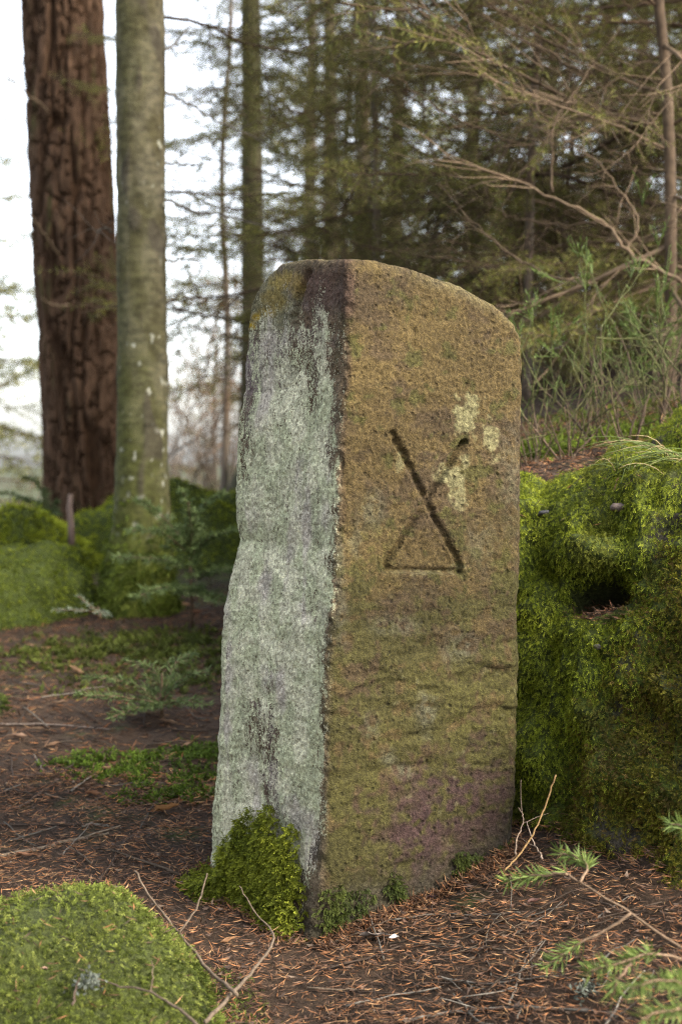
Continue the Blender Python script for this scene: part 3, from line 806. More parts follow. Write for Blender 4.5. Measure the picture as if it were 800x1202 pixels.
def make_branch(rng, kind, nl=0.024, nw=0.0030, dens=170, rough=False):
    """a spruce branch 1 m long along +X; returns bark mesh arrays and needle arrays"""
    gb, gn = Geo(), Geo()
    m = 10; t = np.linspace(0, 1, m)
    sag = rng.uniform(0.05, 0.22); yw = rng.normal(0, 0.05)
    prim = np.stack([t, yw * np.sin(t * 3) + 0.03 * np.cumsum(rng.normal(0, 0.35, m)) , -sag * t ** 1.3 + rng.uniform(0.02, 0.14) * t ** 3 + 0.02 * np.cumsum(rng.normal(0, 0.3, m))], -1)
    prim[0] = 0
    bc_ = PALE * 0.72 if kind == 'dead' else BROWN * 0.9
    gb.tube(prim, np.linspace(0.0072, 0.0016, m), 5, bc_ * rng.uniform(0.7, 1.2))
    ip = lambda tt: np.stack([np.interp(tt, t, prim[:, k]) for k in range(3)], -1)
    ns = 15 if rough else 24
    S0, S1, R0, R1, NS0, NS1, NT = [], [], [], [], [], [], []
    for i in range(ns):
        tt = 0.08 + 0.9 * (i + rng.uniform(0, 0.8)) / ns
        sg = 1 if i % 2 else -1
        ang = math.radians(rng.uniform(38, 70)) * sg
        ln = (0.40 * (1 - tt) ** 0.8 + 0.07) * rng.uniform(0.5, 1.25)
        if kind == 'dead' and rng.uniform() < 0.25: ln *= 0.4
        d = norm(np.array([math.cos(ang), math.sin(ang), rng.normal(-0.12, 0.22)]))
        p = ip(tt); q = [p]
        for k in range(3):
            d = norm(d + np.array([0.12, 0, -0.05]) + rng.normal(0, 0.13, 3))
            q.append(q[-1] + d * ln / 3)
        q = np.array(q)
        S0 += list(q[:-1]); S1 += list(q[1:]); rr = np.linspace(0.0026, 0.0010, 4); R0 += list(rr[:-1]); R1 += list(rr[1:])
        live = {'live': 1.0, 'semi': 1.0 if tt > 0.45 else 0.25, 'dead': 0.12 + 0.4 * (tt > 0.7)}[kind]
        if rng.uniform() < live: NS0 += list(q[:-1]); NS1 += list(q[1:])
        nt = int(ln / (0.055 if not rough else 0.075)) + 1
        for k in range(nt):
            u = rng.uniform(0.1, 1.0) * 3; a_ = min(int(u), 2)
            b0 = q[a_] + (q[a_ + 1] - q[a_]) * (u - a_)
            dd = norm(q[a_ + 1] - q[a_]); sd2 = norm(np.cross(dd, [0, 0, 1])) * (1 if k % 2 else -1)
            dd = norm(dd * rng.uniform(0.5, 1) + sd2 * 0.8 + rng.normal(0, 0.3, 3) * [1, 1, 1.0 if kind == 'dead' else 0.6])
            e = b0 + dd * rng.uniform(0.04, 0.14) * (1.15 if kind == 'dead' else 1)
            S0.append(b0); S1.append(e); R0.append(0.0016); R1.append(0.0008)
            if rng.uniform() < live * 0.95: NS0.append(b0); NS1.append(e)
    S0, S1 = np.array(S0), np.array(S1)
    tw = (bc_ * rng.uniform(0.75, 1.25, (len(S0), 1)))
    gb.segs(S0, S1, R0, R1, 3, tw)
    if kind != 'dead':
        NS0.append(ip(0.7)); NS1.append(ip(1.0))
    if NS0:
        needles_on(gn, np.array(NS0), np.array(NS1), dens, nl, nw, (0.072, 0.090, 0.019), (0.195, 0.175, 0.042), rng)
    return gb, gn

LIB = {}
for kind, cnt in (('live', 6), ('semi', 6), ('dead', 6)):
    LIB[kind] = []
    for i in range(cnt):
        gb, gn = make_branch(np.random.default_rng(100 + i + 50 * len(kind)), kind, dens=185 if kind != 'dead' else 190)
        mb = gb.mesh('branch'); mb.materials.append(M_BRANCH)
        mn = None
        if gn.n:
            mn = gn.mesh('needles', False); mn.materials.append(M_NEEDLE)
        LIB[kind].append((mb, mn))
def trunk_mesh(name, pts, rad, k=10, c1=BROWN, c2=GREYB, n=30, wob=0.03):
    g = Geo()
    pts = catmull(pts, n); rad = np.interp(np.linspace(0, 1, n), np.linspace(0, 1, len(rad)), rad)
    g.tube(pts, rad, k, (0.1, 0.1, 0.1), wob)
    V, T, Q_, C = g.arrays()
    f = ss(-0.3, 0.3, fbm(V * np.array([12, 12, 4.0]), 3))[:, None]
    return build_mesh(name, V, T, Q_, c1 * (1 - f) + c2 * f)

def spruce(name, base_xy, H, r0, label, z_first=0.25, nb=46, blen=(1.5, 0.35), dead_to=1.4, semi_to=2.6, lean=(0, 0), rng=R, group=None, mat=M_BRANCH, c1=BROWN, c2=GREYB, cat='tree', bend=0.04, mix=0.25):
    x, y = base_xy
    z = gz1(x, y)
    o = empty(name, (x, y, z - 0.03))
    hs = np.linspace(0, H, 6)
    pts = np.stack([lean[0] * hs + np.r_[0, rng.normal(0, bend, 5)], lean[1] * hs + np.r_[0, rng.normal(0, bend, 5)], hs], -1)
    link('trunk', trunk_mesh('trunk', pts, [r0 * 1.25, r0, r0 * .85, r0 * .65, r0 * .4, r0 * 0.12], 9, c1, c2), mat, o)
    cp = catmull(pts, 40)
    az = rng.uniform(0, 6.28)
    for i in range(nb):
        f = (i + rng.uniform(0, 1)) / nb
        h = z_first + (H * 0.97 - z_first) * f
        az += 2.399 + rng.normal(0, 0.3)
        kind = 'dead' if h < dead_to * rng.uniform(0.8, 1.2) else ('semi' if h < semi_to * rng.uniform(.85, 1.15) else 'live')
        if rng.uniform() < mix: kind = rng.choice(['dead', 'semi', 'live'])
        mb, mn = LIB[kind][rng.integers(len(LIB[kind]))]
        b = link('branch', mb, None, o)
        p = np.array([np.interp(h, cp[:, 2], cp[:, k]) for k in range(3)])
        b.location = tuple(p)
        L = (blen[0] * (1 - f) + blen[1] * f) * rng.uniform(0.65, 1.15)
        b.scale = (L, L, L) if L < 1.25 else (L, 1.1 * L ** 0.5, 1.1 * L ** 0.5)
        b.rotation_euler = (rng.normal(0, 0.6), rng.normal(0.05 - 0.45 * f, 0.26), az)
        if mn is not None: link('needles', mn, None, b)
    return tag(o, label, cat, group)

# ------------------------------------------------------------------ thicket of young spruces on the slope
spr = np.random.default_rng(21)
t_a = spruce('young_spruce', (0.70, 5.4), 5.2, 0.015, 'young spruce with thin straight stem standing above the carved stone', 0.35, 52, (1.35, 0.4), 0.8, 1.5, rng=spr)
t_b = spruce('young_spruce', (0.99, 4.30), 4.6, 0.017, 'crooked young spruce with pale bark and bare lower branches behind the shrubs', 0.30, 46, (1.2, 0.4), 1.0, 1.7, lean=(-0.045, 0.02), rng=spr, c1=PALE * 0.75, c2=BROWN * 0.8, bend=0.06)
TH = 'young spruces of the thicket'
for i, (x, y, H) in enumerate([(1.75, 5.2, 5.0), (0.18, 6.6, 5.4), (1.25, 6.7, 5.5), (2.1, 6.6, 5.2), (0.72, 7.9, 6.2), (1.75, 8.3, 6.0), (0.05, 8.6, 6.5), (2.9, 8.4, 6.4), (1.32, 5.1, 4.8)]):
    spruce('young_spruce', (x, y), H, spr.uniform(0.014, 0.024), 'dense young spruce with brown bare lower twigs inside the slope thicket', 0.35, 50, (1.5, 0.4), 0.9, 1.6, rng=spr, group=TH, mix=0.3)

for i, (x, y, H) in enumerate([(0.45, 6.6, 1.7), (0.95, 6.0, 1.9), (1.5, 6.0, 1.8), (0.1, 7.4, 1.8), (1.9, 7.4, 2.2)]):
    spruce('spruce_bush', (x, y), H, 0.016, 'short bushy spruce filling the dark underwood of the slope thicket', 0.15, 40, (1.15, 0.35), 0.2, 0.7, rng=spr, group='short spruces in the underwood', mix=0.25)
# ------------------------------------------------------------------ big trunks on the left
def big_trunk(y, track, flare, top_z, nk, nz, zb):
    """track: (px_left, px_right, py) silhouettes -> centre line and radius over z, carried on above the frame"""
    t = np.array(track, F3)
    L_ = at(t[:, 0], t[:, 2], y); R_ = at(t[:, 1], t[:, 2], y)
    z = L_[:, 2]; cx = (L_[:, 0] + R_[:, 0]) / 2; r = (R_[:, 0] - L_[:, 0]) / 2
    o = np.argsort(z); z, cx, r = z[o], cx[o], r[o]
    zz = np.concatenate([np.linspace(zb, z[-1] + 0.3, int(nz * 0.8)), np.linspace(z[-1] + 0.35, top_z, int(nz * 0.2))])
    sl = (cx[-1] - cx[0]) / (z[-1] - z[0])
    cxx = np.where(zz > z[-1], cx[-1] + sl * (zz - z[-1]), np.interp(zz, z, cx))
    rr = np.where(zz > z[-1], r[-1] * (1 - 0.85 * (zz - z[-1]) / (top_z - z[-1])), np.interp(zz, z, r))
    th = np.linspace(0, 2 * math.pi, nk, endpoint=False)
    TH_, ZZ = np.meshgrid(th, zz)
    rad_ = rr[:, None] * np.ones(nk)
    rad_ = rad_ + flare * np.exp(-np.clip(ZZ - zb - 0.1, 0, 9) / 0.14) * (1 + 0.5 * np.cos(TH_ * 4 + 1))
    return zz, th, cxx, rad_, TH_, ZZ
# furrowed dark conifer
yT1 = 9.0
zb1 = gz1(-1.67, yT1) - 0.15
zz, th, cxx, rad_, TH_, ZZ = big_trunk(yT1, [(20, 110, 0), (27, 118, 150), (33, 125, 280), (41, 131, 420), (46, 134, 520), (47, 136, 600)], 0.05, 13.0, 160, 380, zb1)
ph = TH_ + 0.25 * np.sin(ZZ * 1.3)
CS = np.stack([np.cos(ph) * 2.6, np.sin(ph) * 2.6, ZZ * 0.75], -1)
w1 = fbm(CS * 1.0 + 3, 3) * 0.7
rdg = 1 - np.abs(perlin(np.stack([np.cos(ph) * 3.6 + 1.3 * w1, np.sin(ph) * 3.6 + 1.3 * w1, ZZ * 1.25], -1))) * 2.0
crack = 1 - np.abs(perlin(np.stack([np.cos(ph) * 3 + 9, np.sin(ph) * 3, ZZ * 6.5 + 2 * w1], -1))) * 2.5
furrow = np.clip(np.maximum(ss(0.62, 0.95, rdg), 0.7 * ss(0.75, 1.0, crack)), 0, 1)
plate = fbm(np.stack([np.cos(ph) * 9, np.sin(ph) * 9, ZZ * 5], -1), 3)
rad_ = rad_ + 0.048 * (0.5 - furrow) + 0.016 * plate
V = np.stack([cxx[:, None] + np.cos(TH_) * rad_, yT1 + 0.25 + np.sin(TH_) * rad_, ZZ], -1)
cc = np.array([0.070, 0.042, 0.026]) * (1 + 0.9 * plate[..., None]) * (1 - furrow[..., None]) + np.array([0.040, 0.022, 0.012]) * furrow[..., None]
mm = (ss(0.25, 0.5, fbm(CS * 1.6 + 50, 3)) * 0.6 * ss(0.2, 0.0, furrow))[..., None]
cc = cc * (1 - mm) + np.array([0.05, 0.06, 0.015]) * mm
dark_tree = empty('old_conifer', (float(cxx[0]), yT1 + 0.25, zb1 + 0.15))
dl = np.array(dark_tree.location)
link('trunk', build_mesh('trunk', (V - dl).reshape(-1, 3), Q=grid_quads(len(zz), len(th), True), C=cc.reshape(-1, 3)), M_PINE, dark_tree)
tag(dark_tree, 'old conifer with thick dark trunk of deeply furrowed reddish bark', 'tree')
# smooth mossy fir
yT2 = 5.0
zb2 = gz1(-0.73, yT2) - 0.12
zz2, th2, cx2, rad2, TH2, ZZ2 = big_trunk(yT2, [(131, 188, 0), (132, 190, 150), (133, 191, 300), (134, 193, 420), (132, 193, 540), (131, 194, 620), (127, 193, 670), (120, 190, 705)], 0.035, 11.0, 96, 460, zb2)
C2 = np.stack([np.cos(TH2) * 0.09, np.sin(TH2) * 0.09, ZZ2], -1)
rings = fbm(C2 * np.array([5, 5, 38.0]), 3)
wartz = perlin(np.stack([np.cos(TH2) * 1.3, np.sin(TH2) * 1.3, ZZ2 * 4.2], -1))
wart = ss(0.30, 0.5, wartz)
rad2 = rad2 * (1 + 0.03 * fbm(C2 * np.array([6, 6, 3.0]), 2)) + 0.0022 * rings + 0.004 * wart
rad2 = rad2 + 0.012 * ss(zb2 + 0.75, zb2 + 0.2, ZZ2) * (1 + fbm(C2 * 22, 3))
V2 = np.stack([cx2[:, None] + np.cos(TH2) * rad2, yT2 + 0.09 + np.sin(TH2) * rad2, ZZ2], -1)
p2x, p2y = topix(V2)
f = ss(-0.3, 0.35, fbm(C2 * np.array([14, 14, 6.0]) + 4, 3))[..., None]
cc = np.array([0.060, 0.052, 0.027]) * (1 - f) + np.array([0.100, 0.088, 0.056]) * f
cc = cc * (1 + 0.28 * rings[..., None])
gr = np.clip(0.15 + 0.75 * ss(1.55, 0.6, ZZ2) + 0.3 * fbm(C2 * np.array([10, 10, 3.0]) + 14, 3) + 0.25 * np.cos(TH2 - 3.3), 0, 1)[..., None]
cc = cc * (1 - gr * 0.75) + np.array([0.056, 0.062, 0.012]) * gr * 0.75
lw = (ss(0.50, 0.62, perlin(np.stack([np.cos(TH2) * 4.2, np.sin(TH2) * 4.2, ZZ2 * 30], -1) + 5)) * ss(-0.25, 0.15, fbm(C2 * np.array([4, 4, 2.6]) + 61, 2)) * ss(2.3, 1.8, ZZ2))[..., None]
cc = cc * (1 - lw) + np.array([0.30, 0.30, 0.24]) * lw
wz = (ss(0.33, 0.5, wartz) * 0.75)[..., None]
cc = cc * (1 - wz) + np.array([0.05, 0.042, 0.03]) * wz
msk = ss(zb2 + 0.55, zb2 + 0.22, ZZ2 + 0.15 * fbm(C2 * 30, 3))[..., None]
cc = cc * (1 - msk) + np.array([0.075, 0.09, 0.014]) * msk
fir = empty('fir_tree', (float(cx2[0]), yT2 + 0.09, zb2 + 0.12))
fl = np.array(fir.location)
link('trunk', build_mesh('trunk', (V2 - fl).reshape(-1, 3), Q=grid_quads(len(zz2), len(th2), True), C=cc.reshape(-1, 3)), M_FIR, fir)
tag(fir, 'fir with smooth olive grey trunk, white lichen spots and mossy foot', 'tree')
# moss sleeve on its foot
kk = int(np.searchsorted(zz2, zb2 + 0.55))
Pm, Nm, _, _ = sample_grid(V2[:kk], 2600, wfun=lambda P: ss(zb2 + 0.52, zb2 + 0.2, P[..., 2]) + 0.01)
Nm = norm((Pm - np.array([cx2[0], yT2 + 0.09, 0])) * [1, 1, 0])
g = Geo(); sprigs(g, Pm, Nm, np.broadcast_to([0, 0, -0.7], Pm.shape), 0.026, 0.007, moss_tint(Pm, (0.06, 0.085, 0.01), (0.14, 0.18, 0.02), None, 8), leaf=6, lift=0.45)
V3, T, Q_, C = g.arrays()
mo = link('moss_sleeve', build_mesh('moss_sleeve', V3 - fl, T, Q_, C), M_MOSS, fir); mo['kind'] = 'stuff'

def traced(parent, name, pix, y0, y1, r0, r1, colr=PALE, twigs=0, mat=M_BRANCH, rng=R, k=5, tl=0.1):
    """a branch that follows a traced line between two depths"""
    pts = at(np.array(pix)[:, 0], np.array(pix)[:, 1], np.linspace(y0, y1, len(pix)))
    pts = catmull(pts, len(pix) * 5)
    pts[1:-1] += rng.normal(0, 0.0015 * y0 ** 0.5, (len(pts) - 2, 3))
    g = Geo(); g.tube(pts, np.linspace(r0, r1, len(pts)), k, np.array(colr))
    for i in range(twigs):
        a_ = rng.integers(2, len(pts) - 1)
        d = norm(norm(pts[a_] - pts[a_ - 1]) * 0.7 + rng.normal(0, 0.6, 3))
        q = [pts[a_]]
        for s_ in range(3):
            d = norm(d + rng.normal(0, 0.2, 3) + [0, 0, -0.06]); q.append(q[-1] + d * tl * rng.uniform(0.4, 1.1))
        g.tube(q, np.linspace(r1 * 0.8, r1 * 0.3, 4), 3, np.array(colr) * rng.uniform(0.7, 1.1))
    V_, T_, Q2, C_ = g.arrays()
    loc = np.array(parent.matrix_basis.translation) if parent else pts[0]
    o = link(name, build_mesh(name, V_ - loc, T_, Q2, C_), mat, parent)
    if parent is None: o.location = tuple(loc)
    return o
for pix, d in [([(188, 107), (215, 118), (250, 140), (290, 158), (322, 175)], 0.4), ([(190, 232), (230, 248), (275, 255), (320, 270), (372, 284)], 0.5), ([(190, 356), (205, 352), (218, 336)], 0.1), ([(190, 193), (215, 192), (245, 196)], 0.2), ([(189, 60), (205, 52), (225, 30)], 0.2), ([(132, 272), (122, 268), (112, 274)], -0.05), ([(190, 300), (204, 306), (220, 303), (240, 312)], 0.1)]:
    traced(fir, 'dead_branch', pix, yT2 + 0.09, yT2 + 0.09 + d, 0.006, 0.0018, GREYB * 0.8, 6)
for pix in ([(-4, 80), (25, 105), (48, 122), (56, 133)], [(30, 246), (50, 272), (70, 299)], [(50, 350), (62, 358), (80, 358)]):
    traced(dark_tree, 'dead_branch', pix[::-1], yT1 - 0.02, yT1 - 0.35, 0.010, 0.006, PALE * 1.1, 0)
def hang(parent, px_, py_, y, az, L, kind, tilt=0.1, roll=0.0, i=0):
    mb, mn = LIB[kind][i % len(LIB[kind])]
    b = link('branch', mb, None, parent)
    b.location = tuple(at(px_, py_, y) - np.array(parent.location)); b.scale = (L, L, L); b.rotation_euler = (roll, tilt, az)
    if mn is not None: link('needles', mn, None, b)
hang(fir, 189, 225, yT2 + 0.1, 0.25, 0.62, 'semi', -0.05, 0.2, 1)
hang(fir, 190, 20, yT2 + 0.15, 0.5, 0.9, 'semi', 0.1, 0, 3)
for i in range(26):
    hang(fir, 160, -480 - 40 * i, yT2 + 0.1, i * 2.4 + 0.3, 1.9 - 0.035 * i, 'live', -0.1 + 0.25 * R.uniform(), 0, i)
for i in range(30):
    hang(dark_tree, 60 - i * 1.1, -480 - 26 * i, yT1 + 0.25, i * 2.4, 3.0 - 0.06 * i, 'live', 0.15, 0, i)
for (x, y, a_, L) in [(85, 40, 0.2, 0.7), (60, 90, 0.4, 0.6), (118, 300, -0.2, 0.35), (45, 30, 2.6, 0.9)]:
    hang(dark_tree, x, y, yT1 - 0.1, a_ - 1.0, L, 'semi', 0.25, 0, int(x))

# traced bare branches of the pale crooked spruce
for pix, d0, d1, r0 in [([(812, 335), (775, 318), (735, 293), (708, 262), (655, 235), (600, 210), (555, 195), (520, 183)], 4.15, 4.3, 0.011), ([(700, 333), (660, 328), (610, 305), (575, 280), (545, 250), (515, 215)], 4.3, 4.45, 0.007), ([(735, 293), (748, 262), (728, 225), (690, 180), (662, 165)], 4.25, 4.3, 0.006), ([(648, 225), (648, 150), (690, 85), (728, 32)], 4.3, 4.4, 0.006), ([(690, 90), (640, 60), (600, 40), (560, 15)], 4.5, 4.6, 0.006), ([(612, 170), (560, 150), (500, 118), (470, 90), (455, 20), (452, -10)], 4.8, 4.6, 0.006), ([(770, 140), (735, 145), (705, 130), (660, 100)], 4.3, 4.4, 0.005), ([(612, 305), (590, 312), (540, 305), (515, 300)], 4.9, 4.9, 0.005), ([(470, 95), (440, 85), (405, 80)], 4.6, 4.5, 0.004), ([(700, 262), (640, 262), (590, 250), (560, 230)], 4.5, 4.7, 0.005), ([(800, 210), (760, 205), (720, 190), (690, 195)], 4.4, 4.4, 0.005), ([(800, 60), (760, 70), (720, 95), (700, 120)], 4.4, 4.4, 0.005)]:
    traced(t_b, 'dead_branch', pix, d0, d1, r0 * 0.68, r0 * 0.25, PALE * 0.8, 14, tl=0.10)

# slender mossy tree and slim stems in the middle distance
spr2 = np.random.default_rng(33)
def far_xy(px_, y): return (float((px_ - 400) / FPX * y), y)
spruce('slender_spruce', far_xy(297, 9.5), 9.5, 0.072, 'slender spruce with straight moss green trunk between fir and stone', 1.5, 46, (1.35, 0.8), 1.2, 2.4, lean=(-0.003, 0), rng=spr2, c1=np.array([0.085, 0.085, 0.03]), c2=np.array([0.06, 0.05, 0.03]), bend=0.01)
spruce('slender_spruce', far_xy(385, 12.5), 10, 0.06, 'thin dark spruce stem just over the stone top', 1.0, 46, (1.6, 0.8), 1.0, 2.0, rng=spr2, bend=0.02)
spruce('slender_spruce', far_xy(262, 12), 7, 0.03, 'very thin spruce stem left of the moss green trunk', 0.8, 34, (1.2, 0.5), 1.0, 2.2, rng=spr2, bend=0.05)
spruce('slender_spruce', far_xy(428, 11), 9, 0.05, 'dense spruce rising directly behind the stone', 0.6, 50, (1.7, 0.7), 0.8, 1.8, rng=spr2, bend=0.02)

# far conifers: two crown models, copied
def far_tree_mesh(seed, H, bl):
    rng = np.random.default_rng(seed)
    gb, gn = Geo(), Geo()
    vars_ = [make_branch(np.random.default_rng(seed * 10 + k), 'live', 0.055, 0.010, 42, True) for k in range(3)]
    az = 0
    nb = 40
    for i in range(nb):
        f_ = (i + rng.uniform()) / nb
        h = 0.6 + (H - 0.8) * f_
        az += 2.4 + rng.normal(0, 0.3)
        L = bl * (1 - f_) ** 0.8 * rng.uniform(0.7, 1.15) + 0.25
        Mx = Matrix.Translation((0, 0, h)) @ Euler((rng.normal(0, 0.2), 0.12 - 0.4 * f_ + rng.normal(0, 0.1), az)).to_matrix().to_4x4() @ Matrix.Scale(L, 4)
        Mn = np.array(Mx)
        for src, dst in zip(vars_[rng.integers(3)], (gb, gn)):
            V_, T_, Q2, C_ = src.arrays()
            dst.add(V_ @ Mn[:3, :3].T + Mn[:3, 3], T_, Q2, C_)
    tk = trunk_mesh('trunk', np.array([[0, 0, -0.3], [0.02, 0.02, H * .3], [-.03, 0, H * .6], [0, 0, H]]), [0.14, 0.11, 0.07, 0.01], 8, BROWN, GREYB, 20)
    tk.materials.append(M_BRANCH)
    a = gb.mesh('branch_work'); a.materials.append(M_BRANCH)
    b = gn.mesh('crown', False); b.materials.append(M_NEEDLE)
    return tk, a, b
FAR = [far_tree_mesh(61, 8.5, 2.3), far_tree_mesh(62, 10.5, 2.7)]
frng = np.random.default_rng(5)
far_spots = []
for px_, y in [(-70, 15), (0, 24), (-30, 30), (250, 34), (330, 30), (365, 19), (470, 20), (560, 24), (640, 22), (740, 21), (860, 18), (900, 13), (215, 46), (60, 60), (420, 32), (285, 52), (-90, 34), (345, 44), (180, 62), (600, 40), (700, 42), (520, 45)]:
    far_spots.append(far_xy(px_ + frng.normal(0, 8), y))
for i, (x, y) in enumerate(far_spots):
    tk, a, b = FAR[i % 2]
    o = empty('background_conifer', (x, y, gz1(x, y) - 0.1), frng.uniform(0, 6.28))
    s_ = frng.uniform(0.75, 1.2); o.scale = (s_, s_, s_ * frng.uniform(0.9, 1.2))
    link('trunk', tk, None, o); link('branch_work', a, None, o); link('crown', b, None, o)
    tag(o, 'blurred green conifer standing in the wood beyond the big trunks and thicket', 'tree', 'conifers of the background wood')

# unseen conifers added round the camera to block low sky light, open sunwards
srng = np.random.default_rng(8)
for i, (deg, dist) in enumerate([(168, 7), (190, 5.5), (207, 8), (222, 5.5), (240, 8), (258, 6.5), (275, 9), (293, 8), (80, 7), (88, 9), (175, 11), (232, 11), (300, 13), (150, 9)]):
    x, y = dist * math.sin(math.radians(deg)), dist * math.cos(math.radians(deg)) + 1.5
    tk, a, b = FAR[i % 2]
    o = empty('unseen_shade_conifer', (x, y, gz1(x, y) - 0.1), srng.uniform(0, 6.28))
    s_ = srng.uniform(0.9, 1.2); o.scale = (s_, s_, s_)
    link('trunk', tk, None, o); link('branch_work', a, None, o); link('crown', b, None, o)
    tag(o, 'tall unseen conifer added round the camera to block low sky light', 'tree', 'unseen conifers added for shade')
# ------------------------------------------------------------------ shrubs
def shrub_meshes(seed, h, nst, twig_c, shoot_c, leaf=True, spread=0.5, thick=0.0028, depth=3, shoots=2, leafc=None, nleaf=3):
    rng = np.random.default_rng(seed)
    stems, gl = [], Geo()
    for s_ in range(nst):
        g = Geo(); L0, L1, RA, RB, CC = [], [], [], [], []
        az = rng.uniform(0, 6.28); tilt = rng.uniform(0.05, spread)
        d0 = norm(np.array([math.cos(az) * tilt, math.sin(az) * tilt, 1.0]))
        p0 = np.array([math.cos(az), math.sin(az), 0]) * rng.uniform(0, 0.12 * h)
        stack = [(p0, d0, h * rng.uniform(0.6, 1.0) * 0.6, thick * rng.uniform(0.7, 1.3), 0)]
        while stack:
            p, d, ln, r, dep = stack.pop()
            n = 4
            for k in range(n):
                d = norm(d + rng.normal(0, 0.16, 3) + [0, 0, 0.05])
                q = p + d * ln / n
                L0.append(p); L1.append(q); RA.append(r * (1 - 0.12 * k)); RB.append(r * (1 - 0.12 * (k + 1)))
                CC.append((twig_c if dep < depth - 1 else (twig_c * 0.5 + shoot_c * 0.5)) * rng.uniform(0.7, 1.25))
                p = q
                if dep < depth and (k > 0) and rng.uniform() < 0.62:
                    dd = norm(d + rng.normal(0, 0.55, 3) + [0, 0, 0.12])
                    stack.append((p, dd, ln * rng.uniform(0.45, 0.8), r * 0.62, dep + 1))
            if dep >= depth - 1 and leaf:
                for k in range(shoots):
                    dd = norm(d + rng.normal(0, 0.35, 3) + [0, 0, 0.35]); l_ = rng.uniform(0.05, 0.13) * h * 1.3
                    e = p + dd * l_
                    gl.segs([p], [e], thick * 0.33, thick * 0.2, 3, shoot_c * rng.uniform(0.7, 1.3))
                    nl_ = nleaf; t = rng.uniform(0.2, 1, (nl_, 1))
                    D = norm(dd + rng.normal(0, 0.55, (nl_, 3))); S = norm(np.cross(D, rng.normal(size=(nl_, 3))))
                    gl.blades(p + (e - p) * t, D, S, 0.017 * h / 0.5 * rng.uniform(0.5, 1.1, nl_), 0.0034 * h / 0.5, (shoot_c if leafc is None else leafc) * rng.uniform(0.7, 1.4, (nl_, 1)))
        g.segs(np.array(L0), np.array(L1), RA, RB, 4, np.array(CC))
        me = g.mesh('stem'); me.materials.append(M_TWIG); stems.append(me)
    mf = None
    if gl.n:
        mf = gl.mesh('foliage', False); mf.materials.append(M_SHOOT)
    return stems, mf
STEMC = np.array([0.075, 0.052, 0.034]); SHOOT = np.array([0.058, 0.085, 0.014])
SH = [shrub_meshes(200 + i, 0.5, 4, STEMC, SHOOT * 1.2, spread=0.7, thick=0.0032, depth=2, shoots=4, nleaf=6) for i in range(4)]
SHB = [shrub_meshes(220 + i, 0.34, 8, STEMC * 1.3, SHOOT, spread=0.9, thick=0.0030, shoots=1, depth=2) for i in range(3)]
def place_shrub(lib, i, x, y, s_, label, group=None, name='bilberry_shrub'):
    stems, mf = lib[i % len(lib)]
    o = empty(name, (x, y, gz1(x, y) - 0.01), R.uniform(0, 6.28)); o.scale = (s_, s_, s_)
    for me in stems: link('stem', me, None, o)
    if mf: link('foliage', mf, None, o)
    return tag(o, label, 'shrub', group)
place_shrub(SH, 0, *far_xy(700, 3.45), 1.05, 'tallest green twigged shrub above the mossy bank')
place_shrub(SH, 1, *far_xy(765, 3.55), 1.12, 'green twigged shrub in front of the pale crooked spruce')
place_shrub(SH, 2, *far_xy(645, 3.5), 0.9, 'wiry shrub with sparse green tips close to the carved stone')
G_SH = 'low wiry shrubs on the bank top'
k = 0
for px_, y, s_ in [(625, 3.3, .8), (665, 3.25, .8), (735, 3.35, .85), (800, 3.4, 1.0), (845, 3.5, 1.1), (690, 3.75, .9), (755, 3.95, .9), (825, 3.9, 1.0)]:
    place_shrub(SHB, k, *far_xy(px_, y), s_, 'low wiry shrub of brown stems and a few green tips on the bank', G_SH); k += 1
# bare bushes far behind, with some russet leaves
BB = [shrub_meshes(240 + i, 2.4, 9, np.array([0.15, 0.115, 0.085]), np.array([0.15, 0.09, 0.05]), spread=0.6, thick=0.011, shoots=1, leafc=np.array([0.22, 0.11, 0.05]), nleaf=2) for i in range(2)]
k = 0
for px_, y in [(205, 14), (235, 15.5), (262, 13.5), (285, 16), (222, 19), (250, 21), (310, 18), (340, 15), (15, 22), (370, 19), (200, 24), (275, 24)]:
    place_shrub(BB, k, *far_xy(px_, y), R.uniform(0.8, 1.15), 'leafless brown bush with a few russet leaves behind the mossy hump', 'bare bushes behind the mossy hump', 'bare_bush'); k += 1

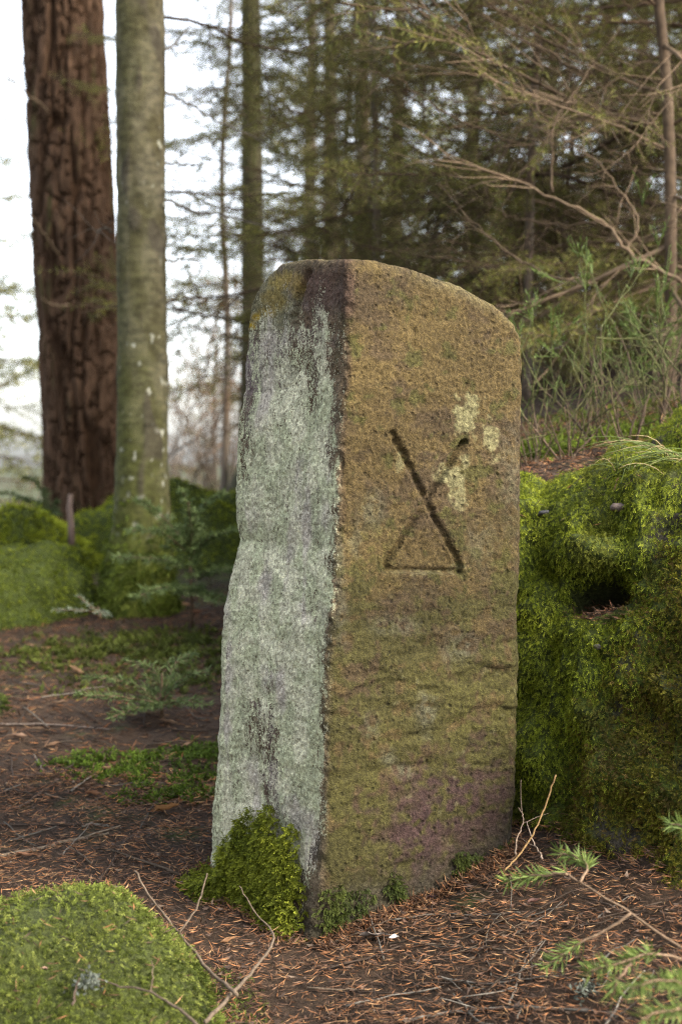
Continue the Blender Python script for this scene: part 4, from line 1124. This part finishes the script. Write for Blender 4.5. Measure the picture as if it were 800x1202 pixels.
# ------------------------------------------------------------------ small firs
def sapling(name, base_p, arms, nl, nw, dens, ca, cb, label, cat='sapling', stem=None, fw=0.9, flat=0.3, sub=True, rng=R, bark=BROWN):
    o = empty(name, tuple(base_p)); b0 = np.array(base_p)
    if stem is not None:
        g = Geo(); g.tube(catmull(np.array(stem), 12) - b0, np.linspace(0.006, 0.002, 12), 6, bark); link('stem', g.mesh('stem'), M_TWIG, o)
    for pts, dfrom in arms:
        pts = catmull(np.array(pts), 14)
        pts[1:-1] += rng.normal(0, 0.001, (12, 3))
        g = Geo(); g.tube(pts - b0, np.linspace(0.0021, 0.0010, 14), 5, bark * 1.3)
        gn = Geo()
        A0, A1 = list(pts[:-1][int(13 * dfrom):]), list(pts[1:][int(13 * dfrom):])
        if sub:
            for i in range(int(13 * dfrom * 0.9), 13, 2):
                for sg in (1, -1):
                    d = norm(pts[i + 1] - pts[i]); s_ = norm(np.cross(d, [0, 0, 1])) * sg
                    ln = 0.32 * np.linalg.norm(pts[-1] - pts[0]) * (1 - i / 18) * rng.uniform(0.4, 1)
                    e = pts[i] + norm(d * 0.8 + s_ * 0.75 + rng.normal(0, 0.1, 3)) * ln
                    g.segs([pts[i] - b0], [e - b0], 0.0012, 0.0008, 4, bark * 1.3)
                    A0.append(pts[i] + (e - pts[i]) * 0.15); A1.append(e)
        br = link('branch', g.mesh('branch'), M_TWIG, o)
        needles_on(gn, np.array(A0) - b0, np.array(A1) - b0, dens, nl, nw, ca, cb, rng, flat, fw)
        link('needles', gn.mesh('needles', False), M_SHOOT, br)
    return tag(o, label, cat)
# spruce sapling at the right edge
yb = 1.72
bp = at(872, 1210, yb); bp[2] = gz1(bp[0], bp[1])
def pl(*p): return [at(a_, b_, c_) for a_, b_, c_ in p]
CA, CB = (0.065, 0.105, 0.020), (0.180, 0.240, 0.055)
sapling('spruce_sapling', bp, [
    (pl((850, 1150, 1.72), (800, 1113, 1.76), (740, 1072, 1.80), (680, 1036, 1.84), (662, 1022, 1.86)), 0.93),
    (pl((666, 1026, 1.86), (640, 1027, 1.87), (612, 1030, 1.88), (592, 1032, 1.89)), 0.25),
    (pl((680, 1036, 1.84), (688, 1015, 1.86), (672, 1005, 1.88), (655, 1000, 1.90)), 0.3),
    (pl((740, 1072, 1.80), (705, 1095, 1.80), (675, 1110, 1.80), (640, 1135, 1.80)), 0.55),
    (pl((850, 1150, 1.72), (780, 1120, 1.66), (735, 1128, 1.62), (690, 1140, 1.6)), 0.45),
    (pl((852, 1180, 1.70), (820, 1165, 1.58), (785, 1150, 1.52), (740, 1160, 1.48)), 0.35),
    (pl((852, 1180, 1.70), (830, 1190, 1.56), (790, 1185, 1.5), (752, 1196, 1.47)), 0.4),
    (pl((740, 1130, 1.62), (725, 1150, 1.6), (718, 1170, 1.6)), 0.5),
    (pl((860, 1010, 1.8), (830, 985, 1.82), (800, 970, 1.84), (784, 966, 1.85)), 0.35),
    ], 0.021, 0.0019, 1800, CA, CB, 'young spruce sapling with fresh green needle tufts reaching over the litter', stem=[bp, at(858, 1160, 1.72), at(862, 1050, 1.76), at(866, 960, 1.8)], fw=0.75, flat=0.35, bark=np.array([0.120, 0.080, 0.050]), sub=False)
# dark little firs round the smooth trunk
DA, DB = (0.045, 0.072, 0.022), (0.11, 0.15, 0.05)
bp = at(225, 720, 4.75); bp[2] = min(bp[2], gz1(bp[0], bp[1]))
c0 = at(215, 640, 4.7)
sapling('fir_sapling', bp, [(pl((222, 660, 4.72), (245, 632, 4.70), (275, 622, 4.65)), 0.05), (pl((222, 650, 4.72), (190, 625, 4.6), (150, 622, 4.55)), 0.1), (pl((222, 640, 4.72), (232, 600, 4.7), (262, 578, 4.7)), 0.05), (pl((222, 665, 4.72), (180, 655, 4.5), (135, 655, 4.45)), 0.15), (pl((222, 680, 4.72), (255, 668, 4.6), (285, 668, 4.5)), 0.1), (pl((222, 640, 4.72), (190, 606, 4.8), (160, 586, 4.8)), 0.1), (pl((222, 690, 4.72), (190, 690, 4.5), (165, 700, 4.4)), 0.1), (pl((222, 690, 4.72), (250, 700, 4.5), (270, 705, 4.4)), 0.1), (pl((222, 650, 4.72), (225, 615, 4.65), (215, 578, 4.6)), 0.05)],
        0.026, 0.0040, 900, DA, DB, 'dark little fir growing beside the foot of the smooth trunk', stem=[bp, at(224, 680, 4.73), at(222, 640, 4.72), at(222, 590, 4.72)], flat=0.7)
bp = at(190, 835, 3.55); bp[2] = gz1(bp[0], bp[1])
sapling('fir_sapling', bp, [(pl((190, 825, 3.5), (150, 800, 3.5), (100, 795, 3.5)), 0.1), (pl((190, 825, 3.5), (215, 795, 3.5), (245, 790, 3.5)), 0.1), (pl((190, 820, 3.5), (180, 785, 3.55), (150, 775, 3.6)), 0.1), (pl((190, 820, 3.5), (205, 780, 3.6), (225, 768, 3.65)), 0.1), (pl((190, 825, 3.5), (140, 818, 3.4), (90, 815, 3.35)), 0.15), (pl((190, 828, 3.5), (215, 822, 3.4), (240, 828, 3.35)), 0.15), (pl((190, 828, 3.5), (160, 832, 3.4), (130, 842, 3.3)), 0.15)],
        0.020, 0.0028, 800, DA, DB, 'low spreading fir seedling on the needle floor behind the stone', stem=[bp, at(190, 820, 3.52), at(190, 790, 3.52)], flat=0.7)
bp = at(118, 724, 4.3)
sapling('fir_sapling', bp, [(pl((116, 718, 4.3), (100, 706, 4.3), (92, 700, 4.3)), 0.2), (pl((116, 718, 4.3), (85, 716, 4.3), (66, 716, 4.3)), 0.2), (pl((116, 718, 4.3), (120, 718, 4.2), (125, 722, 4.2)), 0.2)],
        0.016, 0.003, 380, (0.10, 0.13, 0.09), (0.20, 0.24, 0.17), 'tiny bluish fir seedling in front of the long mossy boulder', stem=[bp, at(116, 718, 4.3), at(115, 712, 4.3)], flat=0.7)
bp = at(40, 615, 8.0); bp[2] = gz1(bp[0], bp[1])
sapling('fir_sapling', bp, [(pl((60, 600, 8), (40 + dx_, 590 + dy_, 7.9 + dz_), (20 + 2 * dx_, 585 + dy_, 7.8 + dz_)), 0.1) for dx_, dy_, dz_ in [(0, 0, 0), (14, -12, .2), (-10, 14, 0), (20, 14, -.2), (4, -24, .1), (24, 2, .2), (-14, -8, .2)]],
        0.03, 0.008, 300, DA, DB, 'small fir beside the foot of the dark furrowed trunk', stem=[bp, at(60, 600, 8), at(58, 570, 8)], flat=0.6)
# weathered stake stump by the boulder
g = Geo(); g.tube(at([84, 84, 82, 83], [640, 615, 595, 580], 6.0), [0.016, 0.015, 0.013, 0.009], 7, (0.14, 0.10, 0.08), 0.08)
tag(link('broken_stem', g.mesh('broken_stem'), M_TWIG), 'short broken dead stem standing between mossy boulder and dark trunk', 'dead stem')

# ------------------------------------------------------------------ litter: needles on the floor (uncountable)
def litter(name, n, region, L, W, cols_, parent=None, zoff=0.002, seed=1, tilt=0.18):
    rng = np.random.default_rng(seed)
    P = region(rng, n); n = len(P)
    az = rng.uniform(0, 6.28, n)
    tl = np.abs(rng.normal(0, tilt, n)) * np.where(rng.uniform(size=n) < 0.85, 1, 2.2)
    D = np.stack([np.cos(az) * np.cos(tl), np.sin(az) * np.cos(tl), np.sin(tl)], -1)
    S = norm(np.cross(D, np.array([0, 0, 1.0]) + rng.normal(0, 0.4, (n, 3))))
    cs = np.array(cols_)[rng.integers(len(cols_), size=n)] * rng.uniform(0.6, 1.35, (n, 1))
    g = Geo()
    g.blades(P + [0, 0, zoff], D, S, L * rng.uniform(0.6, 1.25, n), W * rng.uniform(0.8, 1.3, n), cs, 0.5, 0.5)
    o = link(name, g.mesh(name, False), M_LITTER, parent)
    o['kind'] = 'stuff'
    return o
def reg_front(rng, n):
    x = rng.uniform(-1.2, 0.75, n); y = 1.55 + 1.7 * rng.uniform(0, 1, n) ** 1.25
    q_ = np.stack([x * 9, y * 9, 0 * x], -1); thin = fbm(q_, 3) > rng.uniform(-0.9, 0.25, n)
    k = thin & (y < 3.1) & ~((x > 0.3) & (y > 2.62)) & (np.abs(x) < 0.30 * y + 0.1)
    x, y = x[k], y[k]
    z = ground_z(x, y) + np.abs(rng.normal(0, 0.006, len(x)))
    return np.stack([x, y, z], -1)
NC = [(0.23, 0.100, 0.040), (0.175, 0.078, 0.034), (0.090, 0.044, 0.023), (0.26, 0.150, 0.072), (0.066, 0.035, 0.020), (0.105, 0.052, 0.027), (0.048, 0.028, 0.018), (0.036, 0.022, 0.015), (0.12, 0.068, 0.040)]
litter('needle_litter', 85000, reg_front, 0.021, 0.0019, NC, seed=2)
litter('needle_litter', 3500, reg_front, 0.013, 0.006, [(0.07, 0.045, 0.032), (0.045, 0.03, 0.022), (0.12, 0.085, 0.06), (0.10, 0.055, 0.035)], seed=12)
def reg_far(rng, n):
    x = rng.uniform(-2.2, 0.3, n); y = rng.uniform(2.9, 5.6, n)
    k = np.abs(x) < 0.27 * y + 0.05
    x, y = x[k], y[k]
    return np.stack([x, y, ground_z(x, y)], -1)
litter('needle_litter', 26000, reg_far, 0.030, 0.0034, [np.array(c_) * 0.6 for c_ in NC], seed=3)
def reg_foot(rng, n):
    """needles drifted against the foot of the stone"""
    t = rng.uniform(0, 1, n); side_ = rng.uniform(size=n) < 0.6
    e = np.array([float(xE(0.02)), YE]); r_ = np.array([float(xR(0.1)), YR]); l_ = np.array([float(xL(0.05)), YL])
    q = np.where(side_[:, None], e + (r_ - e) * t[:, None], e + (l_ - e) * t[:, None])
    nrm = np.where(side_[:, None], [0.45, -0.89], [-0.86, -0.51])
    off = np.abs(rng.normal(0, 0.022, n))
    q = q + nrm * (off[:, None] + 0.004)
    z = ground_z(q[:, 0], q[:, 1]) + rng.uniform(0, 1, n) * 0.02 * np.exp(-off / 0.02) * (0.5 + fbm(np.stack([q[:, 0] * 30, q[:, 1] * 30, 0 * off], -1), 2))
    return np.stack([q[:, 0], q[:, 1], z], -1)
litter('needle_litter', 3200, reg_foot, 0.02, 0.0018, NC, seed=9, tilt=0.45)
def reg_bank(rng, n):
    x = rng.uniform(0.2, 1.3, n); y = rng.uniform(2.95, 4.4, n)
    return np.stack([x, y, ground_z(x, y) + 0.004], -1)
litter('needle_litter', 11000, reg_bank, 0.026, 0.0026, NC, seed=4)
def reg_hole(rng, n):
    P, N_, i, j = sample_grid(BG, n, rng, wfun=lambda Pm: ss(1.0, 0.6, np.hypot((topix(Pm)[0] - 706) / 40, (topix(Pm)[1] - 722) / 13)) + 1e-6)
    return P + N_ * 0.004
h_ = litter('needle_litter', 500, reg_hole, 0.02, 0.0018, NC, seed=5)
def reg_mound(rng, n):
    P, N_, i, j = sample_grid(MG, n, rng)
    return P + [0, 0, 0.010]
litter('needle_litter', 900, reg_mound, 0.02, 0.0017, NC, seed=6, tilt=0.3)
def reg_bm(rng, n):
    P, N_, i, j = sample_grid(BG, n, rng, wfun=lambda Pm: inview(Pm)[0] * (ss(640, 560, topix(Pm)[1]) + 0.1))
    return P + N_ * 0.016
litter('needle_litter', 260, reg_bm, 0.022, 0.0018, NC, seed=7, tilt=0.5)

# thinning moss round the mound
rm_ = np.random.default_rng(91); n_ = 2600
a_ = rm_.uniform(0, 6.28, n_); q_ = 0.93 + 0.22 * rm_.uniform(0, 1, n_) ** 1.8 + 0.05 * np.sin(a_ * 5) + 0.04 * np.sin(a_ * 11 + 1)
x_ = -0.405 + np.cos(a_) * 0.275 * q_; y_ = 1.93 + np.sin(a_) * 0.31 * q_
P_ = np.stack([x_, y_, ground_z(x_, y_) + rm_.uniform(-0.002, 0.008, n_)], -1)
g = Geo(); sprigs(g, P_, np.broadcast_to([0, 0, 1.0], P_.shape), norm(rm_.normal(size=P_.shape) * [1, 1, 0.01]), 0.011, 0.0022, moss_tint(P_, (0.035, 0.05, 0.008), (0.11, 0.14, 0.025), None, 8, rm_), leaf=6, lift=0.4, rng=rm_)
tag(link('ground_moss', g.mesh('ground_moss'), M_MOSS), 'thin moss creeping out from the pale mound into needles', None, None, 'stuff')
# moss carpets on the floor
def carpet(name, spots, n, L, W, a, b, label):
    rng = np.random.default_rng(len(label))
    g = Geo()
    for (px_, y, rx, ry, w) in spots:
        m = int(n * w)
        cx_, cy_ = far_xy(px_, y)
        q = rng.normal(size=(m * 2, 2)) * 0.5; q = q[np.hypot(q[:, 0], q[:, 1]) < 1.1][:m]
        x = cx_ + q[:, 0] * rx; y_ = cy_ + q[:, 1] * ry
        keep = fbm(np.stack([x * 14, y_ * 14, 0 * x], -1), 2) > -0.12
        x, y_ = x[keep], y_[keep]
        P = np.stack([x, y_, ground_z(x, y_) + rng.uniform(0, 0.008, len(x))], -1)
        N_ = np.broadcast_to([0, 0, 1.0], P.shape)
        sprigs(g, P, N_, norm(rng.normal(size=P.shape) * [1, 1, 0.01]), L, W, moss_tint(P, a, b, None, 7, rng), leaf=6, lift=0.45, rng=rng)
    o = link(name, g.mesh(name), M_MOSS)
    tag(o, label, None, None, 'stuff')
carpet('ground_moss', [(130, 3.15, 0.16, 0.12, .3), (220, 3.05, 0.12, 0.10, .3), (185, 2.95, 0.10, 0.05, .12), (240, 3.25, .15, .12, .2)], 5200, 0.015, 0.004, (0.040, 0.070, 0.008), (0.095, 0.150, 0.014), 'flat green moss spreading over the needle floor')
carpet('ground_moss', [(140, 4.4, 0.35, 0.25, .3), (215, 4.4, 0.3, 0.3, .25), (60, 4.2, .3, .2, .15), (245, 4.1, .25, .3, .15), (150, 3.9, .3, .2, .1)], 5200, 0.022, 0.006, (0.045, 0.060, 0.010), (0.095, 0.115, 0.018), 'sparse olive moss on the floor round the smooth trunk')
carpet('ground_moss', [(700, 3.7, .4, .2, .4), (640, 3.5, .2, .2, .2), (760, 3.5, .3, .2, .3), (740, 4.2, .5, .3, .3)], 3600, 0.022, 0.006, (0.06, 0.085, 0.010), (0.15, 0.20, 0.02), 'moss patches between the shrub stems on the bank top')

# ------------------------------------------------------------------ fallen twigs
def ground_pt(px_, py_, lift=0.004):
    """where a pixel's ray meets the ground"""
    ys = np.linspace(1.3, 9, 1500)
    P = at(px_, py_, ys)
    d = P[:, 2] - ground_z(P[:, 0], P[:, 1])
    k = np.argmax(d < 0.0)
    return P[k] + [0, 0, lift]
def fallen(pix, r0, r1, colr, label, lifts=None, name='fallen_twig', side=0, group=None, cat='twig', mound_=False):
    pts = []
    for i, (a_, b_) in enumerate(pix):
        p = ground_pt(a_, b_)
        if lifts is not None: 
            y0 = p[1]
            p = at(a_, b_, lifts[i]) if lifts[i] else p
        pts.append(p)
    pts = catmull(np.array(pts), len(pts) * 5)
    pts[1:-1] += R.normal(0, 0.0008, (len(pts) - 2, 3))
    r0 *= 0.62; r1 *= 0.62
    g = Geo(); g.tube(pts - pts[0], np.linspace(r0, r1, len(pts)), 6, np.array(colr), 0.10)
    for i in range(side):
        a_ = R.integers(2, len(pts) - 1); d = norm(norm(pts[a_] - pts[a_ - 1]) * 0.8 + R.normal(0, 0.6, 3) * [1, 1, 0.25])
        q = [pts[a_] - pts[0]]
        for s_ in range(3): d = norm(d + R.normal(0, 0.2, 3) * [1, 1, .3]); q.append(q[-1] + d * R.uniform(0.012, 0.03))
        g.tube(q, np.linspace(r1, r1 * 0.5, 4), 4, np.array(colr) * 0.9)
    o = link(name, g.mesh(name), M_TWIG); o.location = tuple(pts[0])
    return tag(o, label, cat, group)
TW = (0.095, 0.070, 0.048); TG = (0.125, 0.110, 0.090); TD = (0.060, 0.042, 0.030)
fallen([(158, 1022), (185, 1065), (212, 1098), (245, 1138), (278, 1168)], 0.0022, 0.0045, TW, 'long thin twig arching from the floor over the mound edge', [2.12, 2.06, 2.0, 1.9, 1.82])
fallen([(210, 1096), (232, 1062), (243, 1025)], 0.0028, 0.0014, TW, 'short upright side twig in front of the small stone moss', [2.0, 2.02, 2.04])
fallen([(145, 1088), (178, 1094), (207, 1097)], 0.0014, 0.0026, TW, 'thin level twig touching the pale moss mound', [2.0, 2.0, 2.0])
fallen([(281, 1040), (300, 1072), (322, 1100), (300, 1135), (272, 1168), (240, 1200)], 0.0012, 0.0048, TW, 'bent forked twig leaning on the big moss clump', [2.16, 2.12, 2.06, 1.96, 1.84, 1.76])
fallen([(90, 1136), (130, 1155), (170, 1163), (205, 1182), (235, 1206)], 0.0014, 0.0034, TW, 'curved twig lying across the pale moss mound', [1.80, 1.77, 1.74, 1.70, 1.66])
fallen([(176, 1166), (180, 1140), (178, 1128)], 0.0018, 0.0010, TW, 'stubby twig sticking up on the pale mound', [1.735, 1.74, 1.745])
fallen([(18, 1132), (36, 1136), (56, 1137)], 0.0028, 0.0022, (0.22, 0.14, 0.10), 'short thick brown twig piece on the pale mound', [1.80, 1.80, 1.80])
fallen([(86, 1180), (88, 1165), (93, 1148)], 0.0026, 0.0018, TD, 'short dark twig stub on the pale mound', [1.72, 1.735, 1.75])
fallen([(460, 1083), (510, 1076), (560, 1077), (610, 1074)], 0.0032, 0.0016, TG, 'straight pale grey twig in front of the carved face', side=2)
fallen([(492, 1098), (540, 1088), (590, 1084), (640, 1074)], 0.0038, 0.0020, TD, 'dark twig just below the straight pale one', side=2)
fallen([(495, 1110), (560, 1115), (620, 1120), (690, 1118)], 0.0030, 0.0014, (0.17, 0.125, 0.085), 'long brown twig running across the litter under the sapling', side=3)
fallen([(512, 1150), (570, 1158), (620, 1152), (680, 1146)], 0.0032, 0.0016, TG, 'grey lichened twig parallel to the picture of litter needles'.replace(' parallel to the picture of litter needles', ' with side shoots lying below the sapling tufts'), side=4)
fallen([(470, 1202), (530, 1192), (590, 1186), (650, 1188), (720, 1192)], 0.0042, 0.0024, TG, 'thick pale twig lying across the lower litter', side=4)
fallen([(636, 1108), (615, 1130), (606, 1160), (596, 1184)], 0.0014, 0.0030, TG, 'crooked twig crossing the grey lichened one', side=1)
fallen([(588, 1075), (575, 1090), (570, 1112), (576, 1148)], 0.0010, 0.0014, TG, 'wiry twig curling like a hook on the litter', side=0)
fallen([(586, 1078), (602, 1092), (620, 1112)], 0.0010, 0.0014, (0.30, 0.22, 0.13), 'very thin straw coloured twig slanting over the litter')
fallen([(568, 1032), (577, 1042), (584, 1050)], 0.0010, 0.0012, TG, 'tiny white twig near the right foot of the stone')
fallen([(592, 1022), (612, 1000), (630, 968), (642, 940), (652, 910)], 0.0022, 0.0026, (0.17, 0.105, 0.042), 'straw yellow twig leaning up against the mossy bank', [2.16, 2.22, 2.30, 2.34, 2.36], side=0)
fallen([(605, 1003), (606, 985), (614, 962), (608, 948)], 0.0026, 0.0014, (0.15, 0.11, 0.08), 'short dead twig standing in the gap between stone and bank', [2.24, 2.3, 2.36, 2.38], side=2)
fallen([(636, 1008), (626, 990), (618, 965)], 0.0026, 0.0012, (0.17, 0.13, 0.10), 'grey dead twig propped in the corner of the bank', [2.22, 2.28, 2.34], side=1)
fallen([(0, 1008), (40, 1000), (80, 990), (128, 980)], 0.0075, 0.0042, (0.13, 0.10, 0.07), 'long thick branch on the dark floor behind the mound', name='fallen_branch', side=2, cat='branch')
fallen([(96, 972), (112, 970), (128, 972)], 0.006, 0.004, TG, 'short pale branch piece next to the long floor branch', name='fallen_branch', cat='branch')
fallen([(0, 852), (50, 852), (90, 855), (130, 858)], 0.006, 0.004, (0.14, 0.11, 0.09), 'straight grey branch lying on the far needle floor', name='fallen_branch', side=2, cat='branch')
fallen([(18, 915), (45, 912), (62, 908)], 0.010, 0.008, (0.075, 0.05, 0.035), 'dark rotten branch piece on the needle floor', name='fallen_branch', cat='branch')
fallen([(28, 832), (45, 845), (60, 858)], 0.003, 0.002, TG, 'thin twig crossing the straight grey branch')
fallen([(40, 888), (46, 898), (52, 908)], 0.003, 0.002, TG, 'pale curved twig above the dark rotten piece')
fallen([(198, 535), (230, 515), (262, 502), (285, 498)], 0.012, 0.006, (0.19, 0.16, 0.13), 'long bare bough hanging before the brown bushes', [9.3, 9.3, 9.4, 9.5], name='bare_bough', side=3, cat='branch')
rg = np.random.default_rng(77)
GT = 'loose twigs scattered over the needle floor'
for i in range(85):
    front = i < 45
    if front: px_, py_ = rg.uniform(370, 800), rg.uniform(1060, 1195)
    else: px_, py_ = rg.uniform(0, 245), rg.uniform(760, 1020)
    if 205 < px_ < 380 and 1000 < py_ < 1110: continue
    p = ground_pt(px_, py_)
    if front and topix(p)[0] > 640 and p[1] > 2.2: continue
    L = rg.uniform(0.03, 0.16) * (1.0 if front else 1.5); a_ = rg.uniform(0, 3.14) if rg.uniform() < .5 else rg.normal(0, 0.5)
    n = 7; t = np.linspace(-0.5, 0.5, n)
    xx = p[0] + np.cos(a_) * t * L + np.cumsum(rg.normal(0, 0.0022, n)); yy = p[1] + np.sin(a_) * t * L + np.cumsum(rg.normal(0, 0.0022, n))
    q = np.stack([xx, yy, ground_z(xx, yy) + 0.005 + np.abs(np.cumsum(rg.normal(0, 0.0015, n)))], -1)
    g = Geo(); r_ = rg.uniform(0.0009, 0.0022) * (1 if front else 1.4)
    g.tube(q - q[3], np.linspace(r_, r_ * 0.5, n), 5, np.array([TW, TD, TG, TD][rg.integers(4)]) * rg.uniform(0.55, 1.05), 0.1)
    o = link('fallen_twig', g.mesh('fallen_twig'), M_TWIG); o.location = tuple(q[3])
    tag(o, 'small loose twig lying among fallen needles on the forest floor', 'twig', GT)

# ------------------------------------------------------------------ dry leaves, bark scraps, grass
def leaf_mesh(seed, L, W, curl, colr):
    rng = np.random.default_rng(seed)
    nu, nv = 12, 7
    u = np.linspace(0, 1, nu)[:, None]; v = np.linspace(-1, 1, nv)[None]
    w = W * np.sin(np.pi * np.clip(u, 0.02, 0.98)) ** 0.8 * (1 - 0.25 * u)
    X_ = (u - 0.5) * L + 0 * v; Y_ = v * w * 0.5 * np.cos(curl * np.abs(v)); Z_ = curl * 0.35 * w * v ** 2 + 0.12 * L * (2 * u - 1) ** 2 * curl * 0.5
    V_ = np.stack([X_, Y_, Z_], -1)
    V_[..., 2] += 0.004 * perlin(V_ * 90 + seed)
    Cc = np.array(colr) * (1 + 0.25 * perlin(V_ * 120 + 7)[..., None]) * (1 - 0.25 * (np.abs(v) < 0.1))[..., None]
    return build_mesh('dry_leaf', V_.reshape(-1, 3), Q=grid_quads(nu, nv), C=Cc.reshape(-1, 3))
for i, (px_, py_, L, colr, curl, lb, grp) in enumerate([
    (195, 956, 0.060, (0.26, 0.13, 0.05), 1.2, 'curled orange brown beech leaf on the open needle floor beside the stone', None),
    (90, 792, 0.060, (0.40, 0.25, 0.14), 0.9, 'pale tan leaf on the dark far floor', None),
    (216, 714, 0.075, (0.36, 0.21, 0.12), 0.9, 'light brown leaf below the dark little fir', None),
    (229, 722, 0.05, (0.24, 0.12, 0.07), 0.9, 'russet leaf lying next to the light brown one under the fir', None),
    (58, 765, 0.05, (0.33, 0.20, 0.11), 0.7, 'tan leaf in front of the long mossy boulder', None),
    (48, 862, 0.05, (0.22, 0.15, 0.10), 0.6, None, 1), (62, 880, 0.045, (0.26, 0.16, 0.10), 0.8, None, 1), (197, 852, 0.05, (0.26, 0.17, 0.11), 0.7, None, 1),
    (150, 845, 0.05, (0.20, 0.13, 0.09), 0.7, None, 1), (125, 908, 0.04, (0.2, 0.11, 0.07), 0.8, None, 1), (110, 938, 0.045, (0.22, 0.11, 0.06), 0.8, None, 1), (30, 1010, 0.04, (0.18, 0.09, 0.05), 0.8, None, 1),
    (178, 842, 0.05, (0.2, 0.14, 0.10), 0.7, None, 1), (220, 880, 0.045, (0.22, 0.13, 0.08), 0.7, None, 1), (70, 830, 0.045, (0.18, 0.12, 0.08), 0.7, None, 1), (20, 870, 0.05, (0.2, 0.13, 0.09), 0.7, None, 1),
    (268, 1112, 0.030, (0.22, 0.12, 0.06), 1.0, 'small brown leaf under the big stone moss clump', None),
    (506, 1060, 0.022, (0.13, 0.08, 0.09), 0.7, 'small violet brown leaf at the foot of the carved face', None),
    (626, 1066, 0.025, (0.10, 0.05, 0.04), 0.8, 'dark red brown leaf behind the sapling tufts', None),
    (462, 1107, 0.016, (0.72, 0.70, 0.66), 0.4, 'small white chip lying on the litter', None)]):
    o = link('dry_leaf' if 'chip' not in (lb or '') else 'white_chip', leaf_mesh(300 + i, L, L * 0.55, curl, colr), M_LEAF)
    p = ground_pt(px_, py_, 0.010); o.location = tuple(p); o.rotation_euler = (R.normal(-0.25, 0.2), R.normal(0, 0.2), R.uniform(-0.6, 0.6))
    tag(o, lb or 'dull brown leaf scattered on the dark needle floor', 'leaf' if 'chip' not in (lb or '') else 'chip', 'fallen leaves on the needle floor' if grp else None)
# lichen scraps
def lichen(px_, py_, y, s_, label):
    g = Geo(); rng = np.random.default_rng(int(px_))
    p = at(px_, py_, y) if y else ground_pt(px_, py_, 0.006)
    n = 130
    d = norm(rng.normal(size=(n, 3)) + [0, 0, 0.4]); P = rng.normal(size=(n, 3)) * s_ * 0.35 * [1, 1, 0.5]
    g.blades(P, d, norm(np.cross(d, rng.normal(size=(n, 3)))), s_ * 0.35, s_ * 0.16, np.array([0.12, 0.135, 0.11]) * rng.uniform(0.6, 1.2, (n, 1)), 0.6)
    o = link('lichen_tuft', g.mesh('lichen_tuft', False), M_LEAF); o.location = tuple(p)
    tag(o, label, 'lichen')
lichen(104, 1152, 1.755, 0.022, 'grey green lichen tuft lying on the pale moss mound')
lichen(690, 1168, None, 0.026, 'grey lichen tuft on the litter under the sapling')
# bark scrap
me = leaf_mesh(411, 0.055, 0.035, 0.6, (0.20, 0.17, 0.15)); o = link('bark_scrap', me, M_TWIG); o.location = tuple(ground_pt(440, 1108, 0.012)); o.rotation_euler = (-0.3, 0.1, 0.2)
tag(o, 'grey bark scrap lying on the litter beside the white chip', 'bark')
# grass
def grass(px_, py_, y, n, L, seed, label, ca=(0.085, 0.115, 0.025), p=None, lean=(-0.5, -0.2)):
    rng = np.random.default_rng(seed)
    o = None; g = Geo()
    p0 = at(px_, py_, y)
    for i in range(n):
        b = rng.normal(0, 0.03, 3) * [1, 1, 0.2]
        d = norm(np.array([lean[0], lean[1], 0.9]) + rng.normal(0, 0.35, 3)); q = [b]; l_ = L * rng.uniform(0.5, 1.2)
        for k in range(5): d = norm(d + np.array([lean[0] * 0.3, lean[1] * 0.3, -0.22])); q.append(q[-1] + d * l_ / 5)
        g.tube(np.array(q), np.linspace(0.0013, 0.0004, 6), 3, np.array(ca) * rng.uniform(0.6, 1.5) if rng.uniform() < .75 else np.array([0.28, 0.22, 0.11]))
    o = link('grass_tuft', g.mesh('grass_tuft'), M_SHOOT); o.location = tuple(p0)
    tag(o, label, 'grass')
p_, _n = bank_at(775, 548)
px1, py1 = topix(p_)
grass(790, 540, p_[1] + 0.02, 34, 0.16, 1, 'arching grass blades growing out of the bank moss', lean=(-0.7, -0.35))
grass(735, 552, p_[1] + 0.02, 10, 0.13, 2, 'few thin grass blades above the pinkish pebble', lean=(-0.3, -0.5))
for i, (x, y, lb) in enumerate([(190, 700, 'grass tuft by the mossy foot of the smooth trunk'), (250, 690, 'grass tuft between dark little fir and stone'), (110, 615, 'pale grass tuft at the foot of the dark furrowed trunk')]):
    p = ground_pt(x, y, 0.0) if i < 2 else at(x, y, 8.2)
    grass(*[float(v_) for v_ in topix(p)], p[1], 16, 0.16 if i < 2 else 0.3, 10 + i, lb, ca=(0.075, 0.10, 0.03), lean=(0.2, -0.3))
